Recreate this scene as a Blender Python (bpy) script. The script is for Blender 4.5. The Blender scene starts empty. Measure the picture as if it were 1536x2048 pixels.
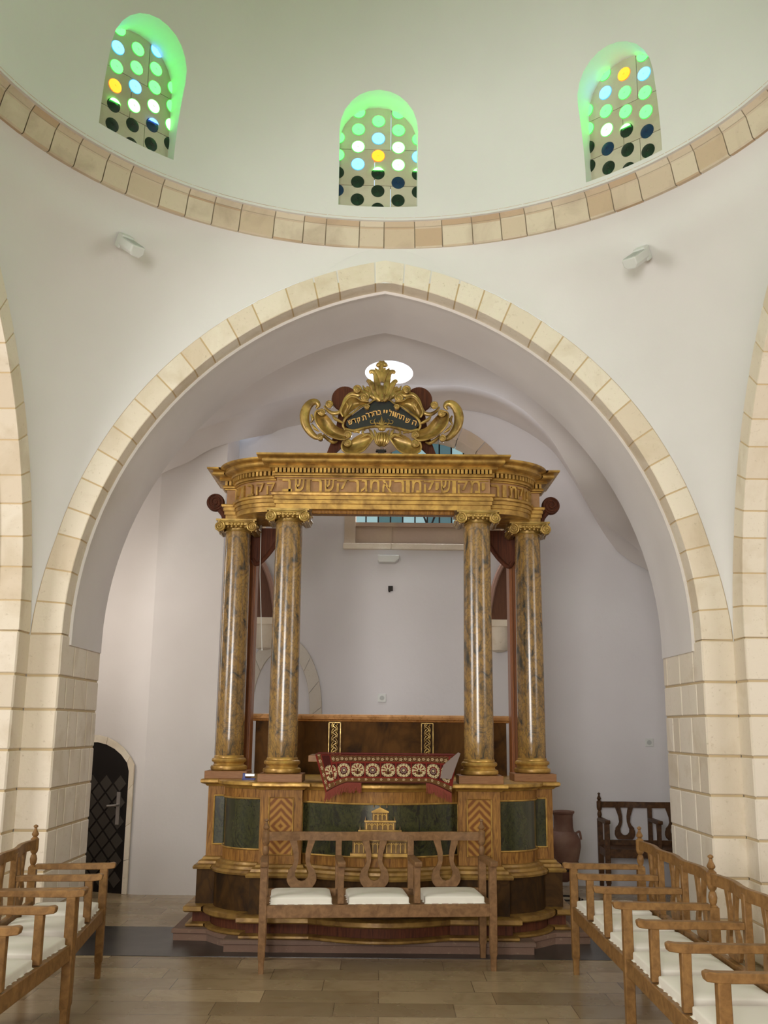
import bpy, bmesh, math, random
import numpy as np
from mathutils import Vector, Matrix
random.seed(7)
PI = math.pi
S = bpy.context.scene
COL = S.collection

# ------------------------------------------------------------------ camera, world, lights, exposure
F = 2000.0
EYE = np.array([0.0, 0.0, 1.55])
def _n(v): return v / np.linalg.norm(v)
_dy = _n(np.array([762 - 768, 1455 - 1024, F]))
_up = np.array([90.0, -9354.0, 2000.0])
_dz = _n(_up - _dy * np.dot(_up, _dy))
_dx = np.cross(_dy, _dz)
if _dx[0] < 0: _dx = -_dx
MC = np.stack([_dx, _dy, _dz], 1)            # world -> camera (x right, y down, z forward)
cam_d = bpy.data.cameras.new('camera'); cam = bpy.data.objects.new('camera', cam_d); COL.objects.link(cam)
cam_d.sensor_fit = 'VERTICAL'; cam_d.sensor_height = 24.0; cam_d.lens = F / 2048 * 24.0
r_, d_, f_ = MC[0], MC[1], MC[2]
cam.matrix_world = Matrix(((r_[0], -d_[0], -f_[0], EYE[0]), (r_[1], -d_[1], -f_[1], EYE[1]), (r_[2], -d_[2], -f_[2], EYE[2]), (0, 0, 0, 1)))
cam_d.clip_start = 0.05
S.camera = cam
def at(px, py, Y):                            # photo pixel -> point of the place at depth Y
    r = MC.T @ _n(np.array([px - 768.0, py - 1024.0, F]))
    return EYE + r * (Y / r[1])

S.view_settings.view_transform = 'Standard'; S.view_settings.look = 'None'
S.view_settings.gamma = 1.0; S.view_settings.use_curve_mapping = False
S.view_settings.exposure = 0.35
W = bpy.data.worlds.new('world'); S.world = W; W.use_nodes = True
bg = W.node_tree.nodes['Background']; bg.inputs[0].default_value = (0.62, 0.80, 1.0, 1); bg.inputs[1].default_value = 1.1

def area(name, loc, target, sx, sy, power, color):
    l = bpy.data.lights.new(name, 'AREA'); l.shape = 'RECTANGLE'; l.size = sx; l.size_y = sy
    l.energy = power; l.color = color
    o = bpy.data.objects.new(name, l); COL.objects.link(o); o.location = loc
    o.rotation_euler = (Vector(target) - Vector(loc)).to_track_quat('-Z', 'Y').to_euler()
    return o
area('rear_daylight_panel', (-1.5, -3.35, 2.4), (-0.9, 6, 2.3), 2.4, 2.2, 285, (1.0, 0.975, 0.94))  # added area lamp for assumed daylight from behind; no window is built there
area('side_daylight_panel', (-5.05, 3.6, 3.0), (2.5, 5.6, 2.6), 2.0, 1.8, 95, (1.0, 0.965, 0.93))  # added lamp standing in for daylight from the left bay, whose wall is closed
area('aisle_daylight_fill', (5.05, 3.6, 3.0), (-2.5, 5.6, 2.6), 2.0, 1.8, 42, (1.0, 0.94, 0.88))  # weaker added lamp on the right, in front of a solid bay wall
sk = bpy.data.lights.new('skylight', 'AREA'); sk.shape = 'DISK'; sk.size = 0.46; sk.energy = 62; sk.color = (0.93, 0.95, 1.0)
sko = bpy.data.objects.new('skylight', sk); COL.objects.link(sko)
area('back_window_light', (0.5, 10.98, 4.2), (0.3, 8.6, 2.2), 1.3, 0.8, 30, (0.86, 0.90, 1.0))
area('door_wall_fill', (-3.3, 8.9, 2.6), (-1.6, 10.0, 2.2), 0.6, 1.6, 10, (1.0, 0.92, 0.82))  # unseen lamp added to brighten the door wall

# ------------------------------------------------------------------ materials
def mat(name, col=(.8, .8, .8), rough=.6, metal=0.0, coat=0.0, spec=.5):
    m = bpy.data.materials.new(name); m.use_nodes = True
    b = m.node_tree.nodes['Principled BSDF']
    b.inputs['Base Color'].default_value = (*col, 1); b.inputs['Roughness'].default_value = rough
    b.inputs['Metallic'].default_value = metal; b.inputs['Coat Weight'].default_value = coat
    b.inputs['Coat Roughness'].default_value = 0.2
    b.inputs['Specular IOR Level'].default_value = spec
    return m
def N(m, t, **kw):
    n = m.node_tree.nodes.new(t)
    for k, v in kw.items(): setattr(n, k, v)
    return n
def L(m, a, b): m.node_tree.links.new(a, b)
def coords(m, scale=(1, 1, 1), rot=(0, 0, 0), kind='Object'):
    tc = N(m, 'ShaderNodeTexCoord'); mp = N(m, 'ShaderNodeMapping')
    mp.inputs['Scale'].default_value = scale; mp.inputs['Rotation'].default_value = rot
    L(m, tc.outputs[kind], mp.inputs['Vector']); return mp.outputs['Vector']
def noise(m, vec, scale, detail=4, dist=0.0, rough=.55):
    n = N(m, 'ShaderNodeTexNoise'); n.inputs['Scale'].default_value = scale; n.inputs['Detail'].default_value = detail
    n.inputs['Distortion'].default_value = dist; n.inputs['Roughness'].default_value = rough
    L(m, vec, n.inputs['Vector']); return n.outputs['Fac']
def ramp(m, fac, stops):
    r = N(m, 'ShaderNodeValToRGB'); e = r.color_ramp.elements
    while len(e) < len(stops): e.new(0.5)
    for i, (p, c) in enumerate(stops): e[i].position = p; e[i].color = (*c, 1)
    L(m, fac, r.inputs['Fac']); return r.outputs['Color']
def mix(m, fac, a, b, mode='MIX'):
    n = N(m, 'ShaderNodeMix', data_type='RGBA', blend_type=mode)
    if isinstance(fac, (int, float)): n.inputs['Factor'].default_value = fac
    else: L(m, fac, n.inputs['Factor'])
    for k, v in ((6, a), (7, b)):
        if isinstance(v, tuple): n.inputs[k].default_value = (*v, 1)
        else: L(m, v, n.inputs[k])
    return n.outputs[2]
def base(m, c): L(m, c, m.node_tree.nodes['Principled BSDF'].inputs['Base Color'])
def bump(m, h, strength=.3, dist=.01):
    b = N(m, 'ShaderNodeBump'); b.inputs['Strength'].default_value = strength; b.inputs['Distance'].default_value = dist
    L(m, h, b.inputs['Height']); L(m, b.outputs['Normal'], m.node_tree.nodes['Principled BSDF'].inputs['Normal'])
def island(m):
    g = N(m, 'ShaderNodeNewGeometry'); return g.outputs['Random Per Island']

def m_plaster(name, a, b):
    m = mat(name, rough=.85, spec=.25); v = coords(m)
    base(m, ramp(m, noise(m, v, .9, 3), [(.3, a), (.7, b)])); bump(m, noise(m, v, 14, 5), .16, .012); return m
PLAST = m_plaster('white_plaster', (.80, .785, .77), (.86, .845, .83))
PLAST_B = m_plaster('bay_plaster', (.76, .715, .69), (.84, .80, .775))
def m_stone(name, a, b, c, vein=(.62, .50, .33)):
    m = mat(name, rough=.75, spec=.3); v = coords(m)
    col = ramp(m, island(m), [(0, a), (.5, b), (1, c)])
    col = mix(m, ramp(m, noise(m, v, 3.2, 5, .6), [(.5, (0, 0, 0)), (.75, (.5, .5, .5))]), col, vein)
    pit = noise(m, v, 38, 6, .3, .65)
    col = mix(m, ramp(m, pit, [(.60, (0, 0, 0)), (.72, (.45, .45, .45))]), col, (.50, .40, .27))
    base(m, col); bump(m, noise(m, v, 30, 6), .35, .006); return m
STONE = m_stone('cream_limestone', (.88, .78, .63), (.93, .84, .71), (.80, .70, .56))
STONE_V = m_stone('arch_limestone', (.86, .76, .61), (.92, .84, .70), (.80, .68, .52))
STONE_R = m_stone('ring_limestone', (.70, .57, .43), (.78, .68, .53), (.60, .43, .28), (.38, .28, .20))
STONE_P = m_stone('pink_limestone', (.22, .13, .09), (.20, .12, .085), (.19, .125, .095), (.15, .09, .06))
MORTAR = mat('sand_mortar', (.70, .54, .32), .9)
MORTAR_G = mat('grey_mortar', (.42, .34, .24), .9)

def m_floor():
    m = mat('polished_stone_floor', rough=.22, spec=.45); v = coords(m)
    bt = N(m, 'ShaderNodeTexBrick'); bt.offset = .37; bt.offset_frequency = 2; bt.squash = 1.35; bt.squash_frequency = 3
    bt.inputs['Scale'].default_value = 1.0; bt.inputs['Brick Width'].default_value = .68; bt.inputs['Row Height'].default_value = .27
    bt.inputs['Mortar Size'].default_value = .0022; bt.inputs['Mortar Smooth'].default_value = .1; bt.inputs['Bias'].default_value = 0
    bt.inputs['Color1'].default_value = (.235, .170, .095, 1); bt.inputs['Color2'].default_value = (.44, .335, .20, 1); bt.inputs['Mortar'].default_value = (.10, .07, .04, 1)
    L(m, v, bt.inputs['Vector'])
    c = mix(m, ramp(m, noise(m, v, 5, 6, 1.2), [(.45, (0, 0, 0)), (.75, (.5, .5, .5))]), bt.outputs['Color'], (.22, .14, .07))
    base(m, c); L(m, ramp(m, noise(m, v, 2.2, 4), [(.3, (.16,) * 3), (.7, (.36,) * 3)]), m.node_tree.nodes['Principled BSDF'].inputs['Roughness'])
    return m
FLOOR = m_floor()
BLACK = mat('black_floor_stone', (.035, .033, .034), .28); 
_v = coords(BLACK); base(BLACK, ramp(BLACK, noise(BLACK, _v, 6, 6), [(.3, (.022, .021, .023)), (.8, (.07, .062, .058))]))

def m_gold(name, hi=(.58, .35, .085), lo=(.27, .145, .035), metal=.5, rough=.38):
    m = mat(name, hi, rough, metal, .15); v = coords(m)
    base(m, ramp(m, noise(m, v, 11, 6, .4), [(.32, lo), (.62, hi)]))
    L(m, ramp(m, noise(m, v, 26, 4), [(.3, (rough - .1,) * 3), (.7, (rough + .16,) * 3)]), m.node_tree.nodes['Principled BSDF'].inputs['Roughness'])
    bump(m, noise(m, v, 60, 4), .15, .003); return m
GOLD = m_gold('aged_gilding'); GOLD_C = m_gold('carved_gilding', (.52, .345, .095), (.18, .10, .025), .5, .34)
GOLD_D = m_gold('dim_base_gilding', (.36, .21, .052), (.17, .085, .022), .35, .42)  # darker gold for base mouldings: the dimness low down is put into its colour
FRIEZE = m_gold('frieze_gilding', (.42, .23, .10), (.32, .165, .07), .1, .6)
def m_marble(name, base_c, mid, dark, s=6.0, rough=.22, coat=.5, vein=.5):
    m = mat(name, base_c, rough, 0, coat, .5 if coat > .2 else .12); v = coords(m, (1, 1, .55))
    c = ramp(m, noise(m, v, s, 7, 1.3, .62), [(.40, base_c), (.52, mid), (.64, dark)])
    vo = N(m, 'ShaderNodeTexVoronoi', feature='DISTANCE_TO_EDGE'); vo.inputs['Scale'].default_value = s * 2.1
    nn = N(m, 'ShaderNodeTexNoise'); nn.inputs['Scale'].default_value = s * 1.4; L(m, v, nn.inputs['Vector'])
    ad = N(m, 'ShaderNodeMixRGB'); ad.inputs[0].default_value = .35; L(m, v, ad.inputs[1]); L(m, nn.outputs['Color'], ad.inputs[2])
    L(m, ad.outputs[0], vo.inputs['Vector'])
    c = mix(m, ramp(m, vo.outputs['Distance'], [(0, (vein,) * 3), (.12, (0, 0, 0))]), c, dark)
    base(m, c); return m
COLM = m_marble('yellow_marbling', (.40, .235, .065), (.30, .175, .06), (.055, .052, .042), 8.5, .2, .5, .55)
GREENM = m_marble('green_marbling', (.028, .032, .014), (.05, .052, .018), (.012, .013, .010), 9, .18, .6)
BROWNM = m_marble('dark_brown_marbling', (.075, .036, .010), (.050, .024, .007), (.022, .012, .006), 4, .6, .0)
BACKM = m_marble('brown_marbled_board', (.115, .052, .014), (.085, .038, .010), (.035, .018, .008), 3, .7, .0, .3)
def m_wood(name, a, b, scale=(14, 14, 1.4), rough=.45, coat=.1, dist=2.0, s=2.4):
    m = mat(name, a, rough, 0, coat, .22); v = coords(m, scale)
    f = noise(m, v, s, 6, dist, .6)
    base(m, ramp(m, f, [(.32, b), (.5, tuple((x + y) / 2 for x, y in zip(a, b))), (.68, a)])); bump(m, f, .1, .003); return m
WALNUT = m_wood('walnut_veneer', (.40, .195, .042), (.13, .05, .012), (15, 15, 1.8), .5, .05)
REDWOOD = m_wood('red_brown_wood', (.13, .038, .015), (.055, .017, .009), (16, 16, 1.2), .65, .0)
POSTW = m_wood('orange_brown_wood', (.33, .12, .035), (.15, .05, .018), (30, 30, 1.0), .4, .25)
PINKW = m_wood('pinkish_wood', (.34, .165, .07), (.24, .11, .045), (3, 30, 20), .5, .1)
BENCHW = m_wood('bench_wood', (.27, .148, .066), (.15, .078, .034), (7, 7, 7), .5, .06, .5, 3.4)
BENCHL = m_wood('yellow_oak_wood', (.31, .165, .056), (.17, .085, .028), (7, 7, 7), .48, .08, .5, 3.4)  # yellower and a little brighter than the centre bench wood
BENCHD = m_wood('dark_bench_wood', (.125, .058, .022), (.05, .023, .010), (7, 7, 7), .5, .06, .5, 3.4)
def m_chevron():
    m = mat('chevron_veneer', rough=.5, coat=.05, spec=.2)
    tc = N(m, 'ShaderNodeTexCoord'); sp = N(m, 'ShaderNodeSeparateXYZ'); L(m, tc.outputs['Object'], sp.inputs[0])
    def mth(op, a, b=None):
        n = N(m, 'ShaderNodeMath', operation=op)
        for i, q in enumerate((a, b)):
            if q is None: continue
            if isinstance(q, (int, float)): n.inputs[i].default_value = q
            else: L(m, q, n.inputs[i])
        return n.outputs[0]
    ax = mth('ABSOLUTE', sp.outputs['X']); az = mth('ABSOLUTE', sp.outputs['Z'])
    k = mth('ADD', mth('MULTIPLY', ax, 1.0), az)
    no = noise(m, tc.outputs['Object'], 14, 3)
    k = mth('ADD', k, mth('MULTIPLY', no, .02))
    w = mth('SINE', mth('MULTIPLY', k, 112.0)); w = mth('ADD', mth('MULTIPLY', w, .5), .5)
    base(m, ramp(m, w, [(.15, (.40, .20, .042)), (.8, (.19, .065, .012))])); return m
CHEV = m_chevron()
CUSH = mat('cream_canvas', (.80, .77, .68), .9, spec=.2); bump(CUSH, noise(CUSH, coords(CUSH), 160, 3), .12, .002)
TERRA = mat('terracotta', rough=.7); _v = coords(TERRA); base(TERRA, ramp(TERRA, noise(TERRA, _v, 5, 5), [(.35, (.16, .068, .045)), (.7, (.25, .145, .10))]))
IRON = mat('black_iron', (.02, .016, .014), .5, .6)
DOORM = mat('dark_door_sheet', (.07, .06, .05), .45, .3)
WHITEP = mat('white_plastic', (.72, .73, .70), .4)
GREYP = mat('pale_grey_plastic', (.5, .52, .5), .5)
BLUEP = mat('blue_plastic', (.02, .04, .25), .35); STEEL = mat('brushed_steel', (.55, .53, .50), .35, .9)
PANELB = mat('black_crest_panel', (.018, .018, .018), .35)
LETTER = mat('gold_letter_paint', (.80, .46, .14), .5, .1)
RED = mat('red_fringe_yarn', (.22, .045, .028), .9); bump(RED, noise(RED, coords(RED, (60, 60, 4)), 4, 2), .4, .004)
GREYCL = mat('grey_cloth_backing', (.22, .17, .15), .9)
PINKS = mat('pink_painted_rib', (.42, .25, .19), .7)
BROWNB = m_wood('brown_board', (.17, .07, .035), (.12, .05, .028), (20, 20, 2), .6)
SCREEN = m_stone('window_stone_screen', (.60, .55, .42), (.63, .58, .46), (.55, .49, .36), (.40, .33, .22))
def emis(name, col, s):
    m = bpy.data.materials.new(name); m.use_nodes = True; nt = m.node_tree
    b = nt.nodes['Principled BSDF']; b.inputs['Base Color'].default_value = (*[c * .3 for c in col], 1); b.inputs['Roughness'].default_value = .15
    b.inputs['Emission Color'].default_value = (*col, 1); b.inputs['Emission Strength'].default_value = s
    return m
G_ = emis('green_lit_glass', (.045, 1.0, .06), 5.8); GB = emis('bright_green_lit_glass', (.11, 1.0, .11), 7.0)
B_ = emis('blue_lit_glass', (.09, .26, 1.0), 4.0); O_ = emis('orange_lit_glass', (1.0, .33, .02), 2.0)
GR = emis('green_glass_rim', (.05, .75, .05), 1.0); BR = emis('blue_glass_rim', (.02, .42, 1.0), 1.3); OR = emis('orange_glass_rim', (1.0, .18, .01), 1.0)
DK = mat('unlit_green_glass', (.012, .03, .018), .2); DB = mat('unlit_blue_glass', (.01, .04, .10), .2)
SKYG = emis('pale_blue_window_glass', (.36, .55, .58), .6); SKYG2 = emis('deep_teal_window_glass', (.10, .19, .21), .55)

# ------------------------------------------------------------------ mesh helpers
class MB:
    def __init__(s): s.v = []; s.f = []; s.m = []
    def add(s, vs, fs, mi=0):
        o = len(s.v); s.v += [tuple(map(float, p)) for p in vs]; s.f += [tuple(i + o for i in f) for f in fs]; s.m += [mi] * len(fs); return s
    def box(s, c, d, rz=0, mi=0, M=None):
        vs = [Vector((sx * d[0] / 2, sy * d[1] / 2, sz * d[2] / 2)) for sx in (-1, 1) for sy in (-1, 1) for sz in (-1, 1)]
        R = M if M is not None else Matrix.Rotation(rz, 3, 'Z')
        vs = [R @ p + Vector(c) for p in vs]
        return s.add(vs, [(0, 1, 3, 2), (4, 6, 7, 5), (0, 4, 5, 1), (2, 3, 7, 6), (0, 2, 6, 4), (1, 5, 7, 3)], mi)
    def b2(s, x0, x1, y0, y1, z0, z1, mi=0): return s.box(((x0 + x1) / 2, (y0 + y1) / 2, (z0 + z1) / 2), (abs(x1 - x0), abs(y1 - y0), abs(z1 - z0)), 0, mi)
    def grid(s, rows, closed_u=False, mi=0, flip=False):
        nu = len(rows[0]); o = len(s.v)
        for r in rows: s.v += [tuple(map(float, p)) for p in r]
        for i in range(len(rows) - 1):
            for j in range(nu if closed_u else nu - 1):
                k = (j + 1) % nu; q = (o + i * nu + j, o + i * nu + k, o + (i + 1) * nu + k, o + (i + 1) * nu + j)
                s.f.append(q[::-1] if flip else q); s.m.append(mi)
        return s
    def lathe(s, prof, c=(0, 0, 0), n=32, mi=0, cap=True, axis='Z'):
        rows = []
        for r, z in prof:
            row = []
            for k in range(n):
                a = 2 * PI * k / n; p = (r * math.cos(a), r * math.sin(a), z)
                if axis == 'Y': p = (p[0], p[2], p[1])
                row.append((p[0] + c[0], p[1] + c[1], p[2] + c[2]))
            rows.append(row)
        s.grid(rows, True, mi)
        if cap:
            o = len(s.v); s.add(rows[0], [tuple(range(n))[::-1]], mi); s.add(rows[-1], [tuple(range(n))], mi)
        return s
    def tube(s, pts, rad, n=10, mi=0, flat=1.0, nrm=None, closed=False):
        """tapered tube along pts; flat squeezes it along nrm."""
        P = [Vector(p) for p in pts]; m = len(P)
        R = [rad] * m if isinstance(rad, (int, float)) else [rad(i / (m - 1)) for i in range(m)] if callable(rad) else rad
        nv = Vector(nrm or (0, -1, 0)).normalized(); rows = []
        for i in range(m):
            t = (P[min(i + 1, m - 1)] - P[max(i - 1, 0)])
            if closed: t = P[(i + 1) % m] - P[(i - 1) % m]
            t = t.normalized() if t.length > 1e-9 else Vector((0, 0, 1))
            if abs(t.dot(nv)) > .95: a = t.orthogonal().normalized()
            else: a = t.cross(nv).normalized()
            b = a.cross(t).normalized()
            rows.append([P[i] + a * math.cos(2 * PI * k / n) * R[i] + b * math.sin(2 * PI * k / n) * R[i] * flat for k in range(n)])
        if closed: rows.append(rows[0])
        s.grid(rows, True, mi)
        if not closed:
            s.add(rows[0], [tuple(range(n))[::-1]], mi); s.add(rows[-1], [tuple(range(n))], mi)
        return s
    def prism(s, poly, off, mi=0, x=(1, 0, 0), y=(0, 0, 1), o=(0, 0, 0)):
        """poly in 2D on axes x,y at o, extruded by vector off."""
        x, y, o, off = map(Vector, (x, y, o, off))
        A = [o + x * p[0] + y * p[1] for p in poly]; Bq = [p + off for p in A]; n = len(A)
        s.add(A + Bq, [tuple(range(n)), tuple(range(n, 2 * n))[::-1]] + [(i, (i + 1) % n + 0, (i + 1) % n + n, i + n)[::-1] for i in range(n)], mi); return s
    def sphere(s, c, r, n=14, mi=0, sc=(1, 1, 1)):
        prof = [(max(1e-4, math.sin(PI * i / n)), -math.cos(PI * i / n)) for i in range(n + 1)]
        o = len(s.v); s.lathe(prof, n=n * 2, mi=mi, cap=False)
        for i in range(o, len(s.v)):
            p = s.v[i]; s.v[i] = (p[0] * r * sc[0] + c[0], p[1] * r * sc[1] + c[1], p[2] * r * sc[2] + c[2])
        return s
    def build(s, name, mats, parent=None, loc=None, smooth=35, bevel=0, label=None, rot=None):
        """vertices are given in the parent's frame (or the world's when there is none); loc moves the origin there."""
        me = bpy.data.meshes.new(name); vs = s.v
        if loc is not None: vs = [(p[0] - loc[0], p[1] - loc[1], p[2] - loc[2]) for p in vs]
        me.from_pydata(vs, [], s.f)
        for m in (mats if isinstance(mats, (list, tuple)) else [mats]): me.materials.append(m)
        me.polygons.foreach_set('material_index', s.m)
        bm = bmesh.new(); bm.from_mesh(me); bmesh.ops.recalc_face_normals(bm, faces=bm.faces); bm.to_mesh(me); bm.free()
        if smooth: me.shade_smooth(); me.set_sharp_from_angle(angle=math.radians(smooth))
        o = bpy.data.objects.new(name, me); COL.objects.link(o)
        if loc is not None: o.location = loc
        if parent is not None:
            o.parent = parent
            if parent.get('_w'):                 # parts of fixed things are written in world coordinates
                pl = parent.get('_w'); o.location = Vector(o.location) - Vector(pl)
        if bevel:
            bv = o.modifiers.new('bevel', 'BEVEL'); bv.width = bevel; bv.segments = 2; bv.limit_method = 'ANGLE'; bv.angle_limit = math.radians(40)
        if label: o['label'] = label
        return o
ROOTS = []
def empty(name, loc=(0, 0, 0), world=True):
    o = bpy.data.objects.new(name, None); COL.objects.link(o); o.location = loc; o.empty_display_size = .1
    if world: o['_w'] = list(map(float, loc))
    ROOTS.append(o); return o
def tag(o, label, cat, group=None, kind=None):
    o['label'] = label; o['category'] = cat
    if group: o['group'] = group
    if kind: o['kind'] = kind
    return o
def struct(o, label=None):
    o['kind'] = 'structure'
    if label: o['label'] = label
    return o
def catmull(pts, n=8, closed=False):
    P = [Vector(p) for p in pts]; out = []; m = len(P)
    for i in range(m if closed else m - 1):
        p0 = P[(i - 1) % m] if closed or i > 0 else P[0] * 2 - P[1]
        p1 = P[i]; p2 = P[(i + 1) % m]
        p3 = P[(i + 2) % m] if closed or i + 2 < m else P[-1] * 2 - P[-2]
        for k in range(n):
            t = k / n
            out.append(.5 * ((2 * p1) + (p2 - p0) * t + (2 * p0 - 5 * p1 + 4 * p2 - p3) * t * t + (3 * p1 - p0 - 3 * p2 + p3) * t ** 3))
    if not closed: out.append(P[-1])
    return out
def offset_path(path, o):
    n = len(path); out = []
    for i in range(n):
        p = Vector(path[i]).to_2d() if len(path[i]) > 2 else Vector(path[i])
        ns = []
        if i > 0: d = p - Vector(path[i - 1]); ns.append(Vector((d.y, -d.x)).normalized())
        if i < n - 1: d = Vector(path[i + 1]) - p; ns.append(Vector((d.y, -d.x)).normalized())
        m = sum(ns, Vector((0, 0))); 
        if m.length < 1e-6: m = ns[0]
        m.normalize(); k = 1 / max(.45, m.dot(ns[0])); out.append(p + m * o * k)
    return out
def sweep(mb, prof, path, mi=0):
    rows = [[(q.x, q.y, z) for q in offset_path(path, o)] for o, z in prof]
    mb.grid(rows, False, mi); return mb
def cut(o, cutter_mb, solver='EXACT'):
    c = cutter_mb.build('cutter', PLAST, smooth=0)
    m = o.modifiers.new('cut', 'BOOLEAN'); m.operation = 'DIFFERENCE'; m.object = c; m.solver = solver
    dg = bpy.context.evaluated_depsgraph_get(); dg.update()
    me = bpy.data.meshes.new_from_object(o.evaluated_get(dg)); o.modifiers.remove(m)
    old = o.data; o.data = me; bpy.data.meshes.remove(old); bpy.data.objects.remove(c)
    me.shade_smooth(); me.set_sharp_from_angle(angle=math.radians(30))
_glyph = {}
def glyph(ch):
    if ch not in _glyph:
        cu = bpy.data.curves.new('glyph', 'FONT'); cu.body = ch; cu.size = 1.0; cu.extrude = .05; cu.bevel_depth = .0; cu.resolution_u = 3; cu.offset = .014
        o = bpy.data.objects.new('glyph', cu); COL.objects.link(o)
        dg = bpy.context.evaluated_depsgraph_get(); dg.update()
        me = bpy.data.meshes.new_from_object(o.evaluated_get(dg))
        v = [tuple(p.co) for p in me.vertices]; f = [tuple(p.vertices) for p in me.polygons]
        bpy.data.objects.remove(o); bpy.data.curves.remove(cu)
        _glyph[ch] = (v, f)
    return _glyph[ch]
def put_glyph(mb, ch, o, x, y, w, h, depth, mi=0):
    """glyph stretched to w by h, centred on o, on axes x (right) and y (up)."""
    v, f = glyph(ch)
    if not v: return
    xs = [p[0] for p in v]; ys = [p[1] for p in v]; x0, x1, y0, y1 = min(xs), max(xs), min(ys), max(ys)
    x, y, o = Vector(x), Vector(y), Vector(o); nn = x.cross(y)
    mb.add([o + x * ((p[0] - (x0 + x1) / 2) / max(x1 - x0, .01) * w) + y * ((p[1] - (y0 + y1) / 2) / max(y1 - y0, .01) * h) + nn * (p[2] / .05 * depth) for p in v], f, mi)

# ------------------------------------------------------------------ the hall
D1, D2, R, YC = 7.36, 8.38, 2.58, 4.78
WA, CA, ZS, RA = 2.345, .50, 2.20, 2.845       # arch half width, centre shift, springing, radius
TOPZ = ZS + math.sqrt(RA ** 2 - CA ** 2)
def arch_pts(grow=0.0, n=28, zs=ZS):
    """points of the pointed arch from left springing over the apex to the right springing, (x, z)."""
    r = RA + grow; a1 = math.acos(CA / r); L_ = []
    for i in range(n + 1):
        a = a1 * 0 + (a1) * i / n
        L_.append((CA - r * math.cos(a), zs + r * math.sin(a)))
    return L_ + [(-x, z) for x, z in L_[-2::-1]]
VT = .185                                        # voussoir height
def flare(z): return .05 * max(0.0, 1 - (z - ZS) / .7)
def a_of_z(z):
    r = RA + VT
    if z <= ZS: return R - .004
    ext = lambda q: min(R - .004, math.sqrt(max(0, r * r - (q - ZS) ** 2)) - CA + flare(q))
    z0 = 5.06
    if z > z0: return ext(z0) * math.sqrt(max(0.0, (5.290 - z) / (5.290 - z0)))
    return ext(z)
mb = MB(); mb.b2(-6, 6, -4, 11.5, -.2, 0); fl = mb.build('floor', FLOOR, smooth=0); struct(fl, 'polished floor of long cream and tan stone slabs')
mb = MB(); mb.b2(-WA - .1, WA + .1, D1, D2, -.02, .003); struct(mb.build('trim_1', BLACK, smooth=0), 'black stone strip across the floor under the big arch')

# pendentive walls of the square hall: four corners, rounded slices that end in the ring
mb = MB()
zs_ = [2.0 + (5.30 - 2.0) * i / 60 for i in range(61)]
for q in range(4):
    rows = []
    for z in zs_:
        a = a_of_z(z); rr = R - a; row = []
        for k in range(25):
            t = PI / 2 * k / 24
            lx, ly = -a - rr * math.sin(t), a + rr * math.cos(t)
            for _ in range(q): lx, ly = ly, -lx
            row.append((lx, YC + ly, z))
        rows.append(row)
    mb.grid(rows)
    rows = []
    for k in range(13):
        z = 4.99 + .305 * k / 12; a = a_of_z(z) + .035; row = []
        for x in (-a, -a / 2, 0, a / 2, a):
            lx, ly = x, R + .001
            for _ in range(q): lx, ly = ly, -lx
            row.append((lx, YC + ly, z))
        rows.append(row)
    mb.grid(rows)
struct(mb.build('wall_front', PLAST, smooth=60), 'white plaster pendentives curving between the arches and the ring')

def brick_arch(mb, pts_in, pts_out, place, n, depth, gap=.006, prot=.004, jit=.15):
    """voussoirs between inner and outer curve; place(x, z, d) -> world point; d is depth into the wall."""
    # arc length parametrisation
    def resample(P, ts):
        s = [0]
        for i in range(1, len(P)): s.append(s[-1] + math.dist(P[i], P[i - 1]))
        out = []
        for t in ts:
            q = t * s[-1]; i = max(1, next((j for j in range(1, len(s)) if s[j] >= q - 1e-9), len(s) - 1)); u = (q - s[i - 1]) / max(1e-9, s[i] - s[i - 1])
            out.append((P[i - 1][0] + (P[i][0] - P[i - 1][0]) * u, P[i - 1][1] + (P[i][1] - P[i - 1][1]) * u))
        return out
    rnd = random.Random(11)
    cutsl = [0] + [(i + rnd.uniform(-jit, jit)) / n for i in range(1, n)] + [1]
    tot = sum(math.dist(pts_in[i], pts_in[i - 1]) for i in range(1, len(pts_in)))
    for i in range(n):
        g = gap / tot; ts = [cutsl[i] + g + (cutsl[i + 1] - cutsl[i] - 2 * g) * k / 3 for k in range(4)]
        A = resample(pts_in, ts); Bq = resample(pts_out, ts)
        # slight inset of the outer joint
        rows = [[place(x, z, depth) for x, z in A], [place(x, z, 0) for x, z in A], [place(x, z, -prot) for x, z in [(a[0] + (b[0] - a[0]) * .03, a[1] + (b[1] - a[1]) * .03) for a, b in zip(A, Bq)]],
                [place(x, z, -prot) for x, z in [(a[0] + (b[0] - a[0]) * .97, a[1] + (b[1] - a[1]) * .97) for a, b in zip(A, Bq)]], [place(x, z, .01) for x, z in Bq]]
        o = len(mb.v); mb.grid(rows)
        k = 4
        mb.f += [(o, o + k, o + 2 * k, o + 3 * k, o + 4 * k), (o + 3, o + 4 * k + 3, o + 3 * k + 3, o + 2 * k + 3, o + k + 3)]; mb.m += [0, 0]
STD = .17                                        # depth of the stone edge in the arch reveal
inn = arch_pts(0); outp = [(max(-R + .003, min(R - .003, x + math.copysign(flare(z), x))), z) for x, z in arch_pts(VT)]
def side_place(q):
    def pl(x, z, d):
        lx, ly = x, R + d
        for _ in range(q): lx, ly = ly, -lx
        return (lx, YC + ly, z)
    return pl
names = ['trim_2', 'trim_3', 'trim_4', 'trim_5']
labs = ['cream stone voussoirs of the big pointed arch in front of the canopy', 'stone voussoirs of the right side arch', 'stone voussoirs of the rear arch', 'stone voussoirs of the left side arch']
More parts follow.
